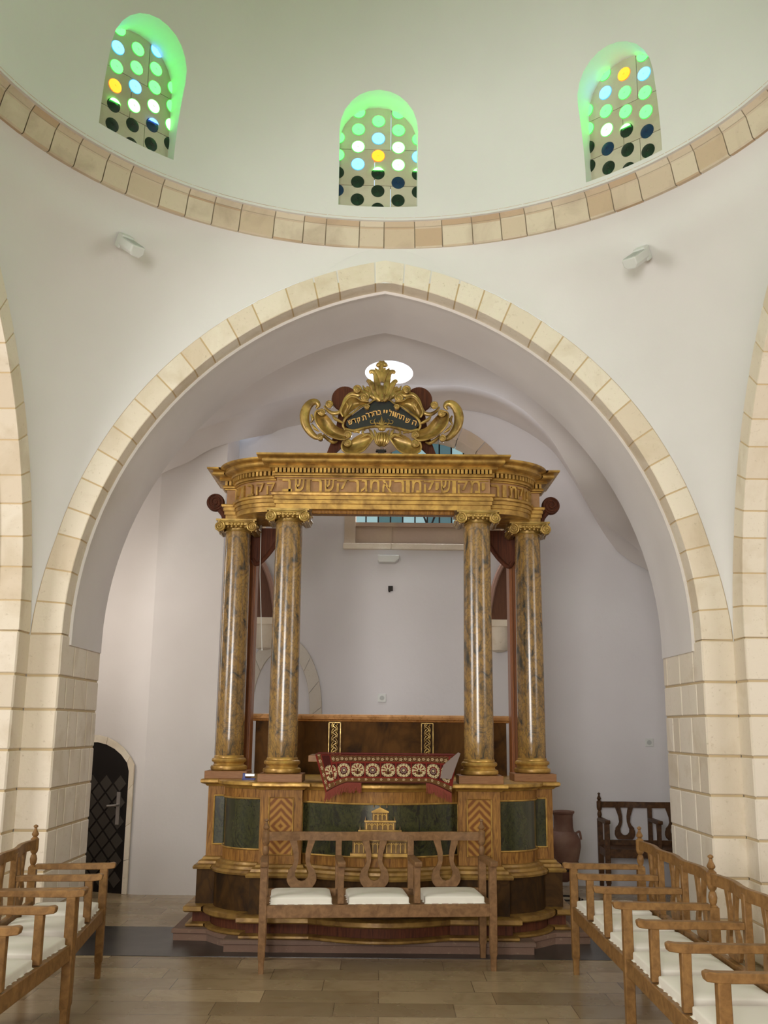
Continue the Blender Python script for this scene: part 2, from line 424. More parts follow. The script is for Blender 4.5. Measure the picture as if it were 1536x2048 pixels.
for q in range(4):
    mb = MB(); brick_arch(mb, inn, outp, side_place(q), 35, STD); mb.m = [0] * len(mb.m)
    # mortar behind the joints
    pl = side_place(q); k = len(mb.m)
    mb.grid([[pl(x * 1.0015, z + .003, STD) for x, z in inn], [pl(x * 1.0015, z + .003, .002) for x, z in inn], [pl(x, z, .002) for x, z in outp]], mi=1)
    struct(mb.build(names[q], [STONE_V, MORTAR], smooth=25), labs[q])
# plaster soffits of the four arches (slightly lower than the stone edge) with a thin bead
_ap = arch_pts
def arch_pts(g=0.0, n=28, zs=ZS):
    P = _ap(g, n, zs); return [(P[0][0], 2.13)] + P + [(P[-1][0], 2.13)]
mb = MB()
for q in range(4):
    pl = side_place(q); A = arch_pts(-.012); A2 = arch_pts(-.022); DD = D2 - D1 if q != 1 and q != 3 else 1.02
    mb.grid([[pl(x, z, STD) for x, z in arch_pts(.02)], [pl(x, z, STD) for x, z in A2], [pl(x, z, STD + .02) for x, z in A2], [pl(x, z, STD + .03) for x, z in A], [pl(x, z, DD) for x, z in A], [pl(x, z, DD) for x, z in arch_pts(.5)]])
struct(mb.build('ceiling_soffit', PLAST_B, smooth=40), 'white plaster soffits inside the pointed arches')

# piers: mortar bodies with stone courses on the hall side and in the reveals
def courses(mb, place, w, z0, z1, seed, hmin=.24, hmax=.285, wmin=.16, wmax=.42, full=False, gap=.008):
    rnd = random.Random(seed); rz = random.Random(5); z = z0
    while z < z1 - .02:
        h = rz.uniform(hmin, hmax); zt = min(z1, z + h)
        if z1 - zt < .1: zt = z1
        u = 0
        while u < w - .01:
            ww = w if full else rnd.uniform(wmin, wmax)
            ut = min(w, u + ww)
            if w - ut < .09: ut = w
            g = gap; a, b, c, d = u + g * (u > 0), ut - g * (ut < w), z + g, zt - g; e = .006
            vs = [place(a, c, 0), place(b, c, 0), place(b, d, 0), place(a, d, 0), place(a + e, c + e, -.006), place(b - e, c + e, -.006), place(b - e, d - e, -.006), place(a + e, d - e, -.006)]
            mb.add(vs, [(4, 5, 6, 7), (0, 1, 5, 4), (1, 2, 6, 5), (2, 3, 7, 6), (3, 0, 4, 7)])
            u = ut
        z = zt
for q, (nm, lb) in enumerate([('wall_pier_front', 'stone piers under the big arch'), ('wall_pier_right', 'stone piers of the right arch'), ('wall_pier_rear', 'stone piers of the rear arch'), ('wall_pier_left', 'stone piers of the left arch')]):
    mb = MB(); pl = side_place(q); DD = 1.02
    for sgn in (-1, 1):
        courses(mb, lambda u, z, d, s=sgn: pl(s * (R - u), z, d), R - WA, 0, ZS, 20 + q, full=True)
        courses(mb, lambda u, z, d, s=sgn: pl(s * (WA + d), z, u), DD, 0, ZS, 40 + q * 2 + sgn)
        k = len(mb.f)
        mb.grid([[pl(sgn * R, 0, .004), pl(sgn * (WA + .004), 0, .004), pl(sgn * (WA + .004), 0, DD)], [pl(sgn * R, ZS, .004), pl(sgn * (WA + .004), ZS, .004), pl(sgn * (WA + .004), ZS, DD)]], mi=1)
    struct(mb.build(nm, [STONE, MORTAR], smooth=0), lb)

# ring of stones and dome
mb = MB(); nst = 70; rnd = random.Random(3)
cu = [(i + rnd.uniform(-.12, .12)) / nst * 2 * PI for i in range(nst)]
prof = [(2.66, 5.285), (2.575, 5.285), (2.565, 5.295), (2.525, 5.425), (2.515, 5.435)]
prof2 = [(2.515, 5.437), (2.475, 5.485), (2.46, 5.49)]
for i in range(nst):
    a0, a1 = cu[i] + .0016, cu[(i + 1) % nst] + (2 * PI if i == nst - 1 else 0) - .0016
    for pr in (prof, prof2):
        rows = [[(r * math.sin(a0 + (a1 - a0) * k / 5), YC + r * math.cos(a0 + (a1 - a0) * k / 5), z) for k in range(6)] for r, z in pr]
        mb.grid(rows)
k = [[((r + .004) * math.sin(2 * PI * j / 120), YC + (r + .004) * math.cos(2 * PI * j / 120), z) for j in range(120)] for r, z in [(2.66, 5.29), (2.575, 5.29), (2.525, 5.43), (2.475, 5.488)]]
mb.grid(k, True, 1)
struct(mb.build('trim_6', [STONE_R, MORTAR_G], smooth=25), 'ring of tan stone blocks below the dome')
# dome shell with thickness
mb = MB(); NS, NT = 96, 26; rows = []
RD, HD = 2.465, 2.62
for i in range(NT + 1):
    t = i / NT * PI / 2 * .995; rr = RD * math.cos(t) ** .92; z = 5.47 + HD * math.sin(t)
    rows.append([(rr * math.sin(2 * PI * j / NS), YC + rr * math.cos(2 * PI * j / NS), z) for j in range(NS)])
rows2 = [[((p[0]) * 1.13, YC + (p[1] - YC) * 1.13, 5.47 + (p[2] - 5.47) * 1.11) for p in r] for r in rows]
allr = rows + rows2[::-1]; mb.grid(allr + [allr[0]], True)
dome = mb.build('ceiling', PLAST, smooth=60); struct(dome, 'white plaster dome above the ring')
# window tunnels
WZ0, WZS, WW = 5.585, 6.19, .312
def win_outline(w=WW, z0=WZ0, zs=WZS, n=12, rise=None):
    rise = rise or w * 1.0
    return [(-w, z0)] + [(-w * math.cos(PI * i / n), zs + rise * math.sin(PI * i / n)) for i in range(n + 1)] + [(w, z0)]
def azim(px, py, z):                            # where the dome surface is hit, from the photo
    best = None
    r = MC.T @ _n(np.array([px - 768.0, py - 1024.0, F])); p = EYE + r * ((z - EYE[2]) / r[2]); return math.atan2(p[0], p[1] - YC)
AZ = [(azim(282, 200, 6.0), .13), (azim(757, 310, 6.0), -.02), (azim(1243, 240, 6.0), -.06)]
AZ = [(AZ[0][0] - .012, .045), (AZ[1][0], 0.0), (AZ[2][0] + .028, -.06)]
EXTRA = [(PI / 2 + .02, 0), (-PI / 2 - .02, 0), (3 * PI / 4, 0), (-3 * PI / 4, 0), (PI, 0)]
cm = MB()
for a, dz in AZ + EXTRA:
    dirv = Vector((math.sin(a), math.cos(a), 0)); xv = Vector((math.cos(a), -math.sin(a), 0))
    cm.prism(win_outline(), dirv * 1.1, x=xv, o=Vector((0, YC, dz)) + dirv * 2.05)
cut(dome, cm)
PAT = {
 0: {-2: ['G', 'G', 'D', 'D'], -1: ['G', 'B', 'G', 'O', 'H', 'D'], 0: ['G', 'G', 'B', 'W', 'D', 'D'], 1: ['B', 'G', 'G', 'W', 'C', 'D'], 2: ['G', 'G', 'W', 'D']},
 1: {-2: ['G', 'G', 'D', 'E'], -1: ['G', 'G', 'W', 'B', 'D', 'D'], 0: ['G', 'B', 'O', 'H', 'D', 'D'], 1: ['G', 'G', 'W', 'W', 'E', 'D'], 2: ['G', 'B', 'H', 'D']},
 2: {-2: ['G', 'G', 'D', 'D'], -1: ['G', 'B', 'G', 'W', 'E', 'D'], 0: ['O', 'G', 'G', 'H', 'D', 'D'], 1: ['G', 'B', 'G', 'G', 'E', 'D'], 2: ['B', 'D', 'D', 'E']},
}
def disc(mb, o, xv, nv, r, kind):
    cen, rim = {'G': (1, 4), 'W': (2, 4), 'B': (3, 5), 'O': (6, 7), 'D': (8, 8), 'E': (9, 9), 'H': (8, 8), 'C': (9, 9)}[kind]
    up = Vector((0, 0, 1)); n = 24
    def ring(rr, d): return [o + xv * (rr * math.cos(2 * PI * k / n)) + up * (rr * math.sin(2 * PI * k / n)) - nv * d for k in range(n)]
    mb.grid([ring(r, -.01), ring(r * .86, .004)], True, rim); mb.grid([ring(r * .86, .004), ring(r * .5, .010), ring(r * .12, .012)], True, cen)
    mb.add(ring(r * .12, .016), [tuple(range(n))], cen)
    if kind in 'HC':
        m2 = 2 if kind == 'H' else 3
        pts = [o + xv * (r * .8 * math.cos(PI * k / 12)) + up * (r * .8 * math.sin(PI * k / 12)) - nv * .017 for k in range(1, 12)]
        pts += [o + xv * (-r * .7) + up * (r * .32) - nv * .017, o + xv * (r * .7) + up * (r * .32) - nv * .017]
        mb.add(pts, [tuple(range(len(pts)))], m2)
for wi, (a, dz) in enumerate(AZ + EXTRA):
    dirv = Vector((math.sin(a), math.cos(a), 0)); xv = Vector((math.cos(a), -math.sin(a), 0)); o = Vector((0, YC, dz)) + dirv * 2.52
    w = empty('window_%d' % (wi + 1), o + Vector((0, 0, 5.5)))
    struct(w, ['left dome window with an orange disc near its left edge', 'middle dome window with an orange disc at its centre', 'right dome window with an orange disc near its top'][wi] if wi < 3 else 'dome window of round coloured glass discs')
    s_ = MB(); e = Vector((0, 0, 1))
    for j, (za, zb) in enumerate([(5.50, 5.80), (5.805, 6.12), (6.125, 6.62)]):
        for (xa, xb) in ([(-.40, -.03), (-.025, .40)] if j == 1 else [(-.40, .10), (.105, .40)]):
            s_.prism([(xa, za), (xb, za), (xb, zb), (xa, zb)], dirv * .05, x=xv, o=o)
    s_.build('screen', SCREEN, w, smooth=0)
    g = MB(); pat = PAT[wi] if wi < 3 else PAT[wi % 3]
    DZ, DX = .156, .163; Z1 = at(757, 223, YC + 2.5)[2]
    for c, lst in pat.items():
        for i, kd in enumerate(lst):
            z = Z1 - DZ * i
            if c == 0: z -= DZ * .5
            if abs(c) == 2: z -= DZ * 1.5
            disc(g, o + xv * (c * DX) + e * z, xv, dirv, .060, kd)
    g.build('glass_discs', [SCREEN, G_, GB, B_, GR, BR, O_, OR, DK, DB], w, smooth=40)

# side and rear bays that close the hall; their daylight comes from added lamps
mb = MB()
for s in (-1, 1):
    mb.b2(s * 5.3, s * 5.5, .2, 9, 0, 5.4); mb.b2(s * 3.6, s * 5.5, .1, .2, 0, 5.4); mb.b2(s * 3.65, s * 5.5, 9, 9.1, 0, 5.4)
    mb.b2(s * 3.6, s * 5.5, .1, 9.1, 5.35, 5.5)
    mb.b2(s * 3.602, s * 3.7, YC + WA - .01, 9.1, 0, 5.4); mb.b2(s * 3.602, s * 3.7, .1, YC - WA + .01, 0, 5.4)
mb.b2(-4.2, 4.2, -3.7, -3.55, 0, 5.6); mb.b2(-4.2, -4.05, -3.7, 1.18, 0, 5.6); mb.b2(4.05, 4.2, -3.7, 1.18, 0, 5.6); mb.b2(-4.2, 4.2, -3.7, 1.18, 5.5, 5.6)
mb.b2(-4.2, -WA, 1.1, 1.18, 0, 5.6); mb.b2(WA, 4.2, 1.1, 1.18, 0, 5.6)
struct(mb.build('wall_bays', PLAST, smooth=0), 'white plaster walls of the side and rear bays')

# ------------------------------------------------------------------ back room behind the arch
YB = 10.7
A_ = [(-3.6, 0), (-3.6, 3.2), (-3.4, 3.75), (-3.1, 4.1), (-2.6, 4.45), (-1.9, 4.85), (-1.1, 5.08), (-.5, 5.16), (0, 5.18), (.6, 5.17), (1.2, 5.06), (1.9, 4.75), (2.5, 4.45), (3.0, 4.15), (3.4, 3.7), (3.6, 3.1), (3.6, 0)]
def c9(px, py): p = at(px, py, 9.5); return (p[0], 9.5, p[2])
C_p = [(-3.6, 9.5, 0), (-3.6, 9.5, 3.2), (-3.4, 9.5, 3.7), (-3.0, 9.5, 4.0), (-2.35, 9.6, 4.28), (-1.95, 9.6, 4.5), (-1.3, 9.6, 4.76), (-.7, 9.55, 4.93), (-.2, 9.5, 5.0), c9(860, 755), c9(940, 758), c9(1030, 790), c9(1100, 850), c9(1160, 945), (2.25, 9.95, 3.7), (3.0, 10.4, 3.0), (3.6, 10.5, 0)]
B_p = [(-3.6, 10.4, 0), (-3.6, 10.4, 3.1), (-3.4, 10.33, 3.5), (-2.9, 10.13, 3.85), (-2.262, 9.9, 4.08), (-1.98, 9.9, 4.22), (-1.6, 9.95, 4.46), (-1.3, 10.7, 4.80), (-.72, YB, 4.96), (.1, YB, 5.08), (.75, YB, 5.12), (1.30, YB, 5.02), (1.85, YB, 4.70), (2.15, YB, 4.3), (2.6, YB, 3.5), (3.3, YB, 2.8), (3.7, YB, 0)]
rows = []
def lerp3(P, Q, t): return [tuple(a + (b - a) * t for a, b in zip(p, q)) for p, q in zip(P, Q)]
A3 = [(x, D2, z) for x, z in A_]
for i in range(9): rows.append([tuple(p) for p in catmull(lerp3(A3, C_p, i / 8), 5)])
for i in range(1, 9):
    t = i / 8; row = lerp3(C_p, B_p, t); rows.append([tuple(p) for p in catmull([(x, y, z + (.10 * math.sin(PI * t) if z > 3.5 and 0 < t < 1 else 0)) for x, y, z in row], 5)])
mb = MB(); mb.grid(rows)
# thick skin so that the round skylight has a rim
OCX, OCY = .045, 9.30
vault = mb.build('ceiling_vault', PLAST_B, smooth=70); struct(vault, 'white plaster vault of the bay with a round skylight')
so = vault.modifiers.new('s', 'SOLIDIFY'); so.thickness = .16; so.offset = 0
dg = bpy.context.evaluated_depsgraph_get(); dg.update(); me = bpy.data.meshes.new_from_object(vault.evaluated_get(dg)); vault.modifiers.clear(); vault.data = me
cm = MB(); cm.lathe([(.235, 4.4), (.235, 6.4)], (OCX, OCY, 0), 40); cut(vault, cm)
sko.location = (OCX, OCY, 5.72)
mb = MB(); mb.lathe([(.30, 5.78), (.30, 5.76)], (OCX, OCY, 0), 32); w = mb.build('window_9', emis('skylight_dome_glass', (.95, .97, 1.0), 4.0)); struct(w, 'round skylight in the bay vault')
mb = MB(); mb.b2(-4.0, -WA - .06, D2 - .02, D2 + .1, 0, 5.6); mb.b2(WA + .06, 4.0, D2 - .02, D2 + .1, 0, 5.6); struct(mb.build('wall_back_of_piers', PLAST_B, smooth=0), 'plaster back of the piers')
# back wall with arched window opening
mb = MB(); mb.b2(-1.62, 4.0, YB, YB + .45, 0, 5.9); wb = mb.build('wall_back', m_plaster('daylight_tinted_plaster', (.74, .71, .72), (.80, .775, .785)), smooth=0)  # the lilac cast of the daylight is mixed into the plaster colour
WX, WZC, WR = .50, 3.94, .83
def arc2(cx, cz, r, a0, a1, n, rz=None): return [(cx + r * math.cos(a0 + (a1 - a0) * i / n), cz + (rz or r) * math.sin(a0 + (a1 - a0) * i / n)) for i in range(n + 1)]
cm = MB(); cm.prism([(WX - WR, 3.50)] + arc2(WX, WZC, WR, PI, 0, 20) + [(WX + WR, 3.50)], (0, 1, 0), o=(0, YB - .3, 0)); cut(wb, cm); struct(wb, 'plaster back wall tinted lilac like the daylight, with an arched window')
mb = MB(); mb.b2(-2.262, -1.60, 9.9, 11.2, 0, 5.9)
mb.add([(-2.262, 9.9, 0), (-3.55, 10.37, 0), (-3.55, 10.37, 4.9), (-2.262, 9.9, 4.9), (-2.262, 10.2, 0), (-3.55, 10.6, 0), (-3.55, 10.6, 4.9), (-2.262, 10.2, 4.9)], [(0, 1, 2, 3), (4, 7, 6, 5), (0, 4, 5, 1), (3, 2, 6, 7), (0, 3, 7, 4), (1, 5, 6, 2)])
struct(mb.build('wall_left', PLAST_B, smooth=0), 'beige white plaster wall left of the canopy')
# window: stone surround, apron, sill, grid, glass
w4 = empty('window_4', (WX, YB, 3.4)); w4.name = 'window_10'; struct(w4, 'arched window in the back wall with a stone surround and dark grid')
mb = MB(); ai = arc2(WX, WZC, WR - .03, PI, 0, 24); ao = arc2(WX, WZC, WR + .13, PI, 0, 24)
brick_arch(mb, ai, ao, lambda x, z, d: (x, YB - .012 + d, z), 11, .35, gap=.004)
for s in (-1, 1):
    mb.prism([(WX + s * (WR - .03), 3.50), (WX + s * (WR + .09), 3.50), (WX + s * (WR + .09), WZC), (WX + s * (WR - .03), WZC)], (0, .35, 0), o=(0, YB - .014, 0))
mb.build('surround', m_stone('window_surround_stone', (.62, .48, .36), (.66, .55, .44), (.56, .42, .32)), w4, smooth=0)
mb = MB(); mb.b2(WX - WR + .03, .10, YB + .06, YB + .4, 3.50, 3.70); mb.b2(.101, WX + WR - .03, YB + .065, YB + .4, 3.50, 3.70); mb.b2(WX - WR + .03, WX + WR - .03, YB + .03, YB + .4, 3.70, 3.745)
mb.build('apron', m_stone('apron_stone', (.50, .34, .25), (.55, .42, .33), (.50, .36, .27)), w4, smooth=0)
mb = MB(); mb.b2(WX - WR - .10, .09, YB - .05, YB + .1, 3.435, 3.50); mb.b2(.091, WX + WR + .10, YB - .049, YB + .1, 3.435, 3.50); mb.build('sill', STONE, w4, smooth=0, bevel=.008)
mb = MB(); n0 = 0
for i in range(6):
    x0 = WX - WR + i * WR * 2 / 6; mb.b2(x0, x0 + WR * 2 / 6, YB + .36, YB + .37, 3.7, 4.80, mi=[0, 1, 0, 1, 0, 0][i])
mb.build('glass', [SKYG, SKYG2], w4, smooth=0)
mb = MB()
for i in range(13): mb.b2(WX - WR + i * .138 - .008, WX - WR + i * .138 + .008, YB + .33, YB + .35, 3.7, 4.8)
for z, t in ((3.79, .014), (3.95, .008), (4.12, .008), (4.3, .014), (4.5, .008)): mb.b2(WX - WR, WX + WR, YB + .32, YB + .345, z - t, z + t)
mb.tube([(.30, YB + .32, 4.3), (.52, YB + .32, 3.72), (.74, YB + .32, 4.3)], .022, 6)
mb.build('grille', IRON, w4, smooth=0)
# blind arch at the left of the back wall
mb = MB(); brick_arch(mb, [(-1.35, 1.0)] + arc2(-1.05, 1.72, .30, PI, 0, 16, .62) + [(-.75, 1.0)], [(-1.48, 1.0)] + arc2(-1.05, 1.72, .43, PI, 0, 16, .78) + [(-.62, 1.0)], lambda x, z, d: (x, YB - .03 + d, z), 13, .1, gap=.002)
struct(mb.build('trim_7', m_stone('blind_arch_stone', (.66, .60, .52), (.70, .65, .58), (.62, .55, .46)), smooth=30), 'pale stone edge of a blind arch on the back wall')
# door at the left
dv = Vector((-1.288, .47, 0)).normalized(); dn = Vector((dv.y, -dv.x, 0)); 
if dn.y > 0: dn = -dn
dO = Vector((-2.262, 9.9, 0)) + dv * .155
d1 = empty('door_1', tuple(dO)); struct(d1, 'low dark metal door with a diamond lattice and a round stone arch')
DW, DH, DHS = .84, 1.385, 1.16
out = [(0, 0), (0, DHS)] + [(DW * i / 14, DHS + (DH - DHS) * (1 - (2 * i / 14 - 1) ** 2) ** .8) for i in range(1, 15)] + [(DW, 0)]
mb = MB(); mb.prism(out, tuple(-dn * -.0 + dn * .012), x=dv, o=dO - dn * 0.0); mb.build('door_leaf', IRON, d1, smooth=0)
mb = MB()
for i in range(6):
    for j in range(11):
        cx, cz = .10 + i * .16 + (.08 if j % 2 else 0), .12 + j * .088
        if cx > DW - .12 or cz > 1.02: continue
        mb.prism([(cx - .068, cz), (cx, cz + .075), (cx + .068, cz), (cx, cz - .075)], tuple(dn * .004), x=dv, o=dO + dn * .012)
mb.build('door_panes', DOORM, d1, smooth=0)
mb = MB(); pin = dO + dn * .03; a = pin + dv * .10
mb.prism([(.085, .62), (.125, .62), (.125, .92), (.085, .92)], tuple(dn * .01), x=dv, o=dO + dn * .012); mb.tube([a + Vector((0, 0, .80)), a + dn * .03 + Vector((0, 0, .80)), a + dn * .03 + dv * .10 + Vector((0, 0, .79))], .012, 8); mb.build('door_handle', STEEL, d1)
mb = MB(); ip = [(p[0], p[1]) for p in out]; op = [(-.055, 0), (-.055, DHS + .02)] + [(-.055 + (DW + .11) * i / 14, DHS + .02 + (DH - DHS + .05) * (1 - (2 * i / 14 - 1) ** 2) ** .8) for i in range(1, 15)] + [(DW + .055, 0)]
brick_arch(mb, ip, op, lambda x, z, d: tuple(dO + dv * x + dn * (.03 - d) + Vector((0, 0, z))), 11, .03, gap=.002)
mb.build('door_surround', STONE_V, d1, smooth=0)
# corbels with painted ribs on the back wall
for s, cx, nm in ((-1, -1.245, 'trim_8'), (1, 1.245, 'trim_9')):
    e_ = empty(nm, (cx, YB, 2.3)); struct(e_, ('left' if s < 0 else 'right') + ' stone corbel under a brown pointed board on the back wall')
    mb = MB(); mb.b2(cx - .15, cx + .15, YB - .20, YB, 2.60, 2.67)
    rows = [[(cx + r * math.cos(PI + PI * k / 16), YB + r * 1.3 * math.sin(PI + PI * k / 16), z) for k in range(17)] for r, z in ((.03, 2.34), (.09, 2.36), (.13, 2.45), (.14, 2.60))]; mb.grid(rows); mb.build('corbel', STONE, e_)
    mb = MB(); mb.prism([(cx + s * .10, 2.67), (cx + s * .115, 3.0), (cx + s * .10, 3.28), (cx + s * .02, 3.22), (cx - s * .06, 3.0), (cx - s * .10, 2.67)], (0, .06, 0), o=(0, YB - .14, 0)); mb.build('board', BROWNB, e_, smooth=0)
    mb = MB(); mb.tube(catmull([(cx + s * .125, YB - .15, 2.67), (cx + s * .14, YB - .15, 3.0), (cx + s * .12, YB - .15, 3.34), (cx + s * .16, YB - .15, 3.7)], 6), .028, 6)
    mb.tube(catmull([(cx + s * .12, YB - .15, 3.34), (cx + s * .03, YB - .15, 3.25), (cx - s * .06, YB - .15, 3.03), (cx - s * .12, YB - .15, 2.72)], 6), .028, 6); mb.build('rib', PINKS, e_)

# ------------------------------------------------------------------ pink stone steps
ST = empty('stone_step', (0, 7.5, 0)); tag(ST, 'worn pinkish stone step running round the foot of the canopy', 'step')
mb = MB(); sp = [(-1.52, 9.3), (-1.52, 7.88), (-1.27, 7.86), (-1.16, 7.72), (-1.09, 7.66), (-1.09, 7.50), (1.09, 7.50), (1.09, 7.66), (1.16, 7.72), (1.30, 7.86), (1.56, 7.88), (1.56, 9.3)]
def slab(mb, path, prof, mi=0):
    sweep(mb, prof, path, mi); top = [(q.x, q.y, prof[-1][1]) for q in offset_path(path, prof[-1][0])]; mb.add(top, [tuple(range(len(top)))], mi)
slab(mb, sp, [(0, 0), (0, .050), (.012, .055), (.012, .078), (.002, .084)]); mb.build('step_slab', STONE_P, ST, smooth=25)

# ------------------------------------------------------------------ the gilded canopy platform
CN = empty('gilded_canopy', (0, 8.0, .084)); tag(CN, 'tall gilded wooden prayer platform with four marbled columns, carved frieze and crest', 'canopy')
def mirror(path): return path + [(-x, y) for x, y in path[::-1]]
arcL = [(-.88 - .32 * math.cos(PI / 2 * i / 10), 8.03 - .31 * math.sin(PI / 2 * i / 10)) for i in range(11)]
bow = [(-.572 + .572 * i / 12, 7.68 - .21 * math.sin(PI / 2 * i / 12)) for i in range(13)]
PP_ = mirror([(-1.335, 9.05), (-1.335, 8.05), (-1.20, 8.05)] + arcL + [(-.88, 7.62), (-.572, 7.62)] + bow[:-1] + [(-1e-4, 7.47)])
def part(prof, path, name, m, parent=CN, smooth=30, **k):
    q = MB(); sweep(q, prof, path); return q.build(name, m, parent, smooth=smooth, **k)
part([(.06, .084), (.105, .085), (.112, .092), (.112, .106), (.09, .114), (.07, .118)], PP_, 'foot_molding', GOLD_D)
part([(.068, .118), (.068, .186)], PP_, 'base_band', REDWOOD)
part([(.068, .186), (.118, .190), (.130, .200), (.130, .228), (.118, .236), (.055, .242)], PP_, 'base_ledge', GOLD_D)
part([(.053, .240), (.053, .488)], PP_, 'plinth', BROWNM)
part([(.053, .488), (.078, .490), (.082, .505), (.072, .520), (.050, .527), (.046, .545), (.022, .556), (.016, .572), (0, .578)], PP_, 'dado_molding', GOLD_D)
part([(0, .574), (0, 1.098)], PP_, 'pedestal_body', WALNUT)
q = MB(); slab(q, PP_, [(0, 1.094), (.012, 1.096), (.022, 1.108), (.046, 1.116), (.056, 1.124), (.056, 1.142), (.048, 1.149)]); q.build('pedestal_cornice', GOLD, CN, smooth=30)
def frame_path(path3, r=.006, closed=False, name='panel_frame', m=GOLD, parent=CN):
    q = MB(); q.tube(path3, r, 8, closed=closed); return q.build(name, m, parent)
def curved_panel(path, z0, z1, m, name, o=.003):
    a = offset_path(path, o); q = MB(); q.grid([[(p.x, p.y, z0) for p in a], [(p.x, p.y, z1) for p in a]]); pn = q.build(name, m, CN, smooth=40)
    b = [tuple(p) for p in offset_path(path, o + .002)]
    lp = [(x, y, z1) for x, y in b] + [(x, y, z0) for x, y in b[::-1]]
    q = MB(); q.tube([(x, y, z1) for x, y in b], .007, 8); q.tube([(x, y, z0) for x, y in b], .007, 8); q.tube([(*b[0], z0), (*b[0], z1)], .007, 8); q.tube([(*b[-1], z0), (*b[-1], z1)], .007, 8)
    f = q.build('panel_frame', GOLD, CN); return pn
sideL = [(-1.285, 8.05), (-1.20, 8.05)] + arcL[:-1] + [(-.885, 7.72)]
curved_panel(sideL, .665, 1.025, GREENM, 'green_panel'); curved_panel([(-x, y) for x, y in sideL[::-1]], .665, 1.025, GREENM, 'green_panel')
bw = mirror(bow[:-1] + [(-1e-4, 7.47)])
curved_panel(bw, .645, 1.010, GREENM, 'green_panel')
for s in (-1, 1):
    cx = s * .726; q = MB(); q.b2(cx - .085, cx + .085, 7.617, 7.64, .645, 1.035); q.build('chevron_panel', CHEV, CN, loc=(cx, 7.617, .84), smooth=0)
    q = MB(); q.tube([(cx - .088, 7.616, .64), (cx - .088, 7.616, 1.04), (cx + .088, 7.616, 1.04), (cx + .088, 7.616, .64)], .006, 8, closed=True); q.build('panel_frame', GOLD, CN)
    for x_, y_ in ((s * .742, 7.765), (s * 1.205, 8.19)):
        q = MB(); q.b2(x_ - .165, x_ + .165, y_ - .155, y_ + .155, 1.149, 1.208); q.build('column_block', PINKW, CN, smooth=0, bevel=.004)
# temple relief in the middle of the bow
q = MB()
def rl(xc, w, z0, z1, d): q.b2(xc - w / 2, xc + w / 2, 7.465 - d, 7.490, z0, z1, 0 if z1 - z0 > .03 else 1)
rl(0, .42, .655, .675, .03); rl(0, .39, .675, .765, .018); rl(0, .40, .760, .772, .026); rl(0, .30, .772, .828, .020); rl(0, .31, .822, .834, .028); rl(0, .218, .834, .895, .022); rl(0, .225, .890, .900, .030); rl(0, .115, .900, .962, .026); rl(0, .125, .955, .964, .032)
q.prism([(-.062, .964), (.062, .964), (0, .992)], (0, .03, 0), 1, o=(0, 7.430, 0)); q.tube([(0, 7.440, .99), (0, 7.440, 1.008)], .004, 6)
for z0, zt, W_, nn, d in ((.682, .75, .36, 11, .02), (.778, .815, .27, 9, .022), (.840, .885, .19, 5, .024), (.906, .95, .09, 3, .03)):
    for i in range(nn + 1):
        x = -W_ / 2 + W_ * i / nn; q.b2(x - .0035, x + .0035, 7.460 - d - .012, 7.470, z0, zt, 1)
    for i in range(nn):
        x = -W_ / 2 + W_ * (i + .5) / nn; r = W_ / nn * .3; q.tube([(x + r * math.cos(PI * k / 8), 7.460 - d - .004, zt - r * 1.6 + r * math.sin(PI * k / 8)) for k in range(9)], .0035, 6, 1)
for x, z in ((-.21, .772), (.21, .772), (-.15, .834), (.15, .834), (-.11, .9), (.11, .9), (-.05, .99), (.05, .99)): q.tube([(x * .95, 7.440, z), (x * .95, 7.440, z + .03)], lambda t: .005 * (1 - t) + .0005, 6)
q.build('temple_relief', [m_gold('relief_shadow_gilding', (.24, .13, .025), (.13, .07, .018), .2, .55), m_gold('relief_gilding', (.56, .34, .07), (.34, .19, .04), .3, .45)], CN, smooth=30, label='small gilded relief of a tiered temple front')

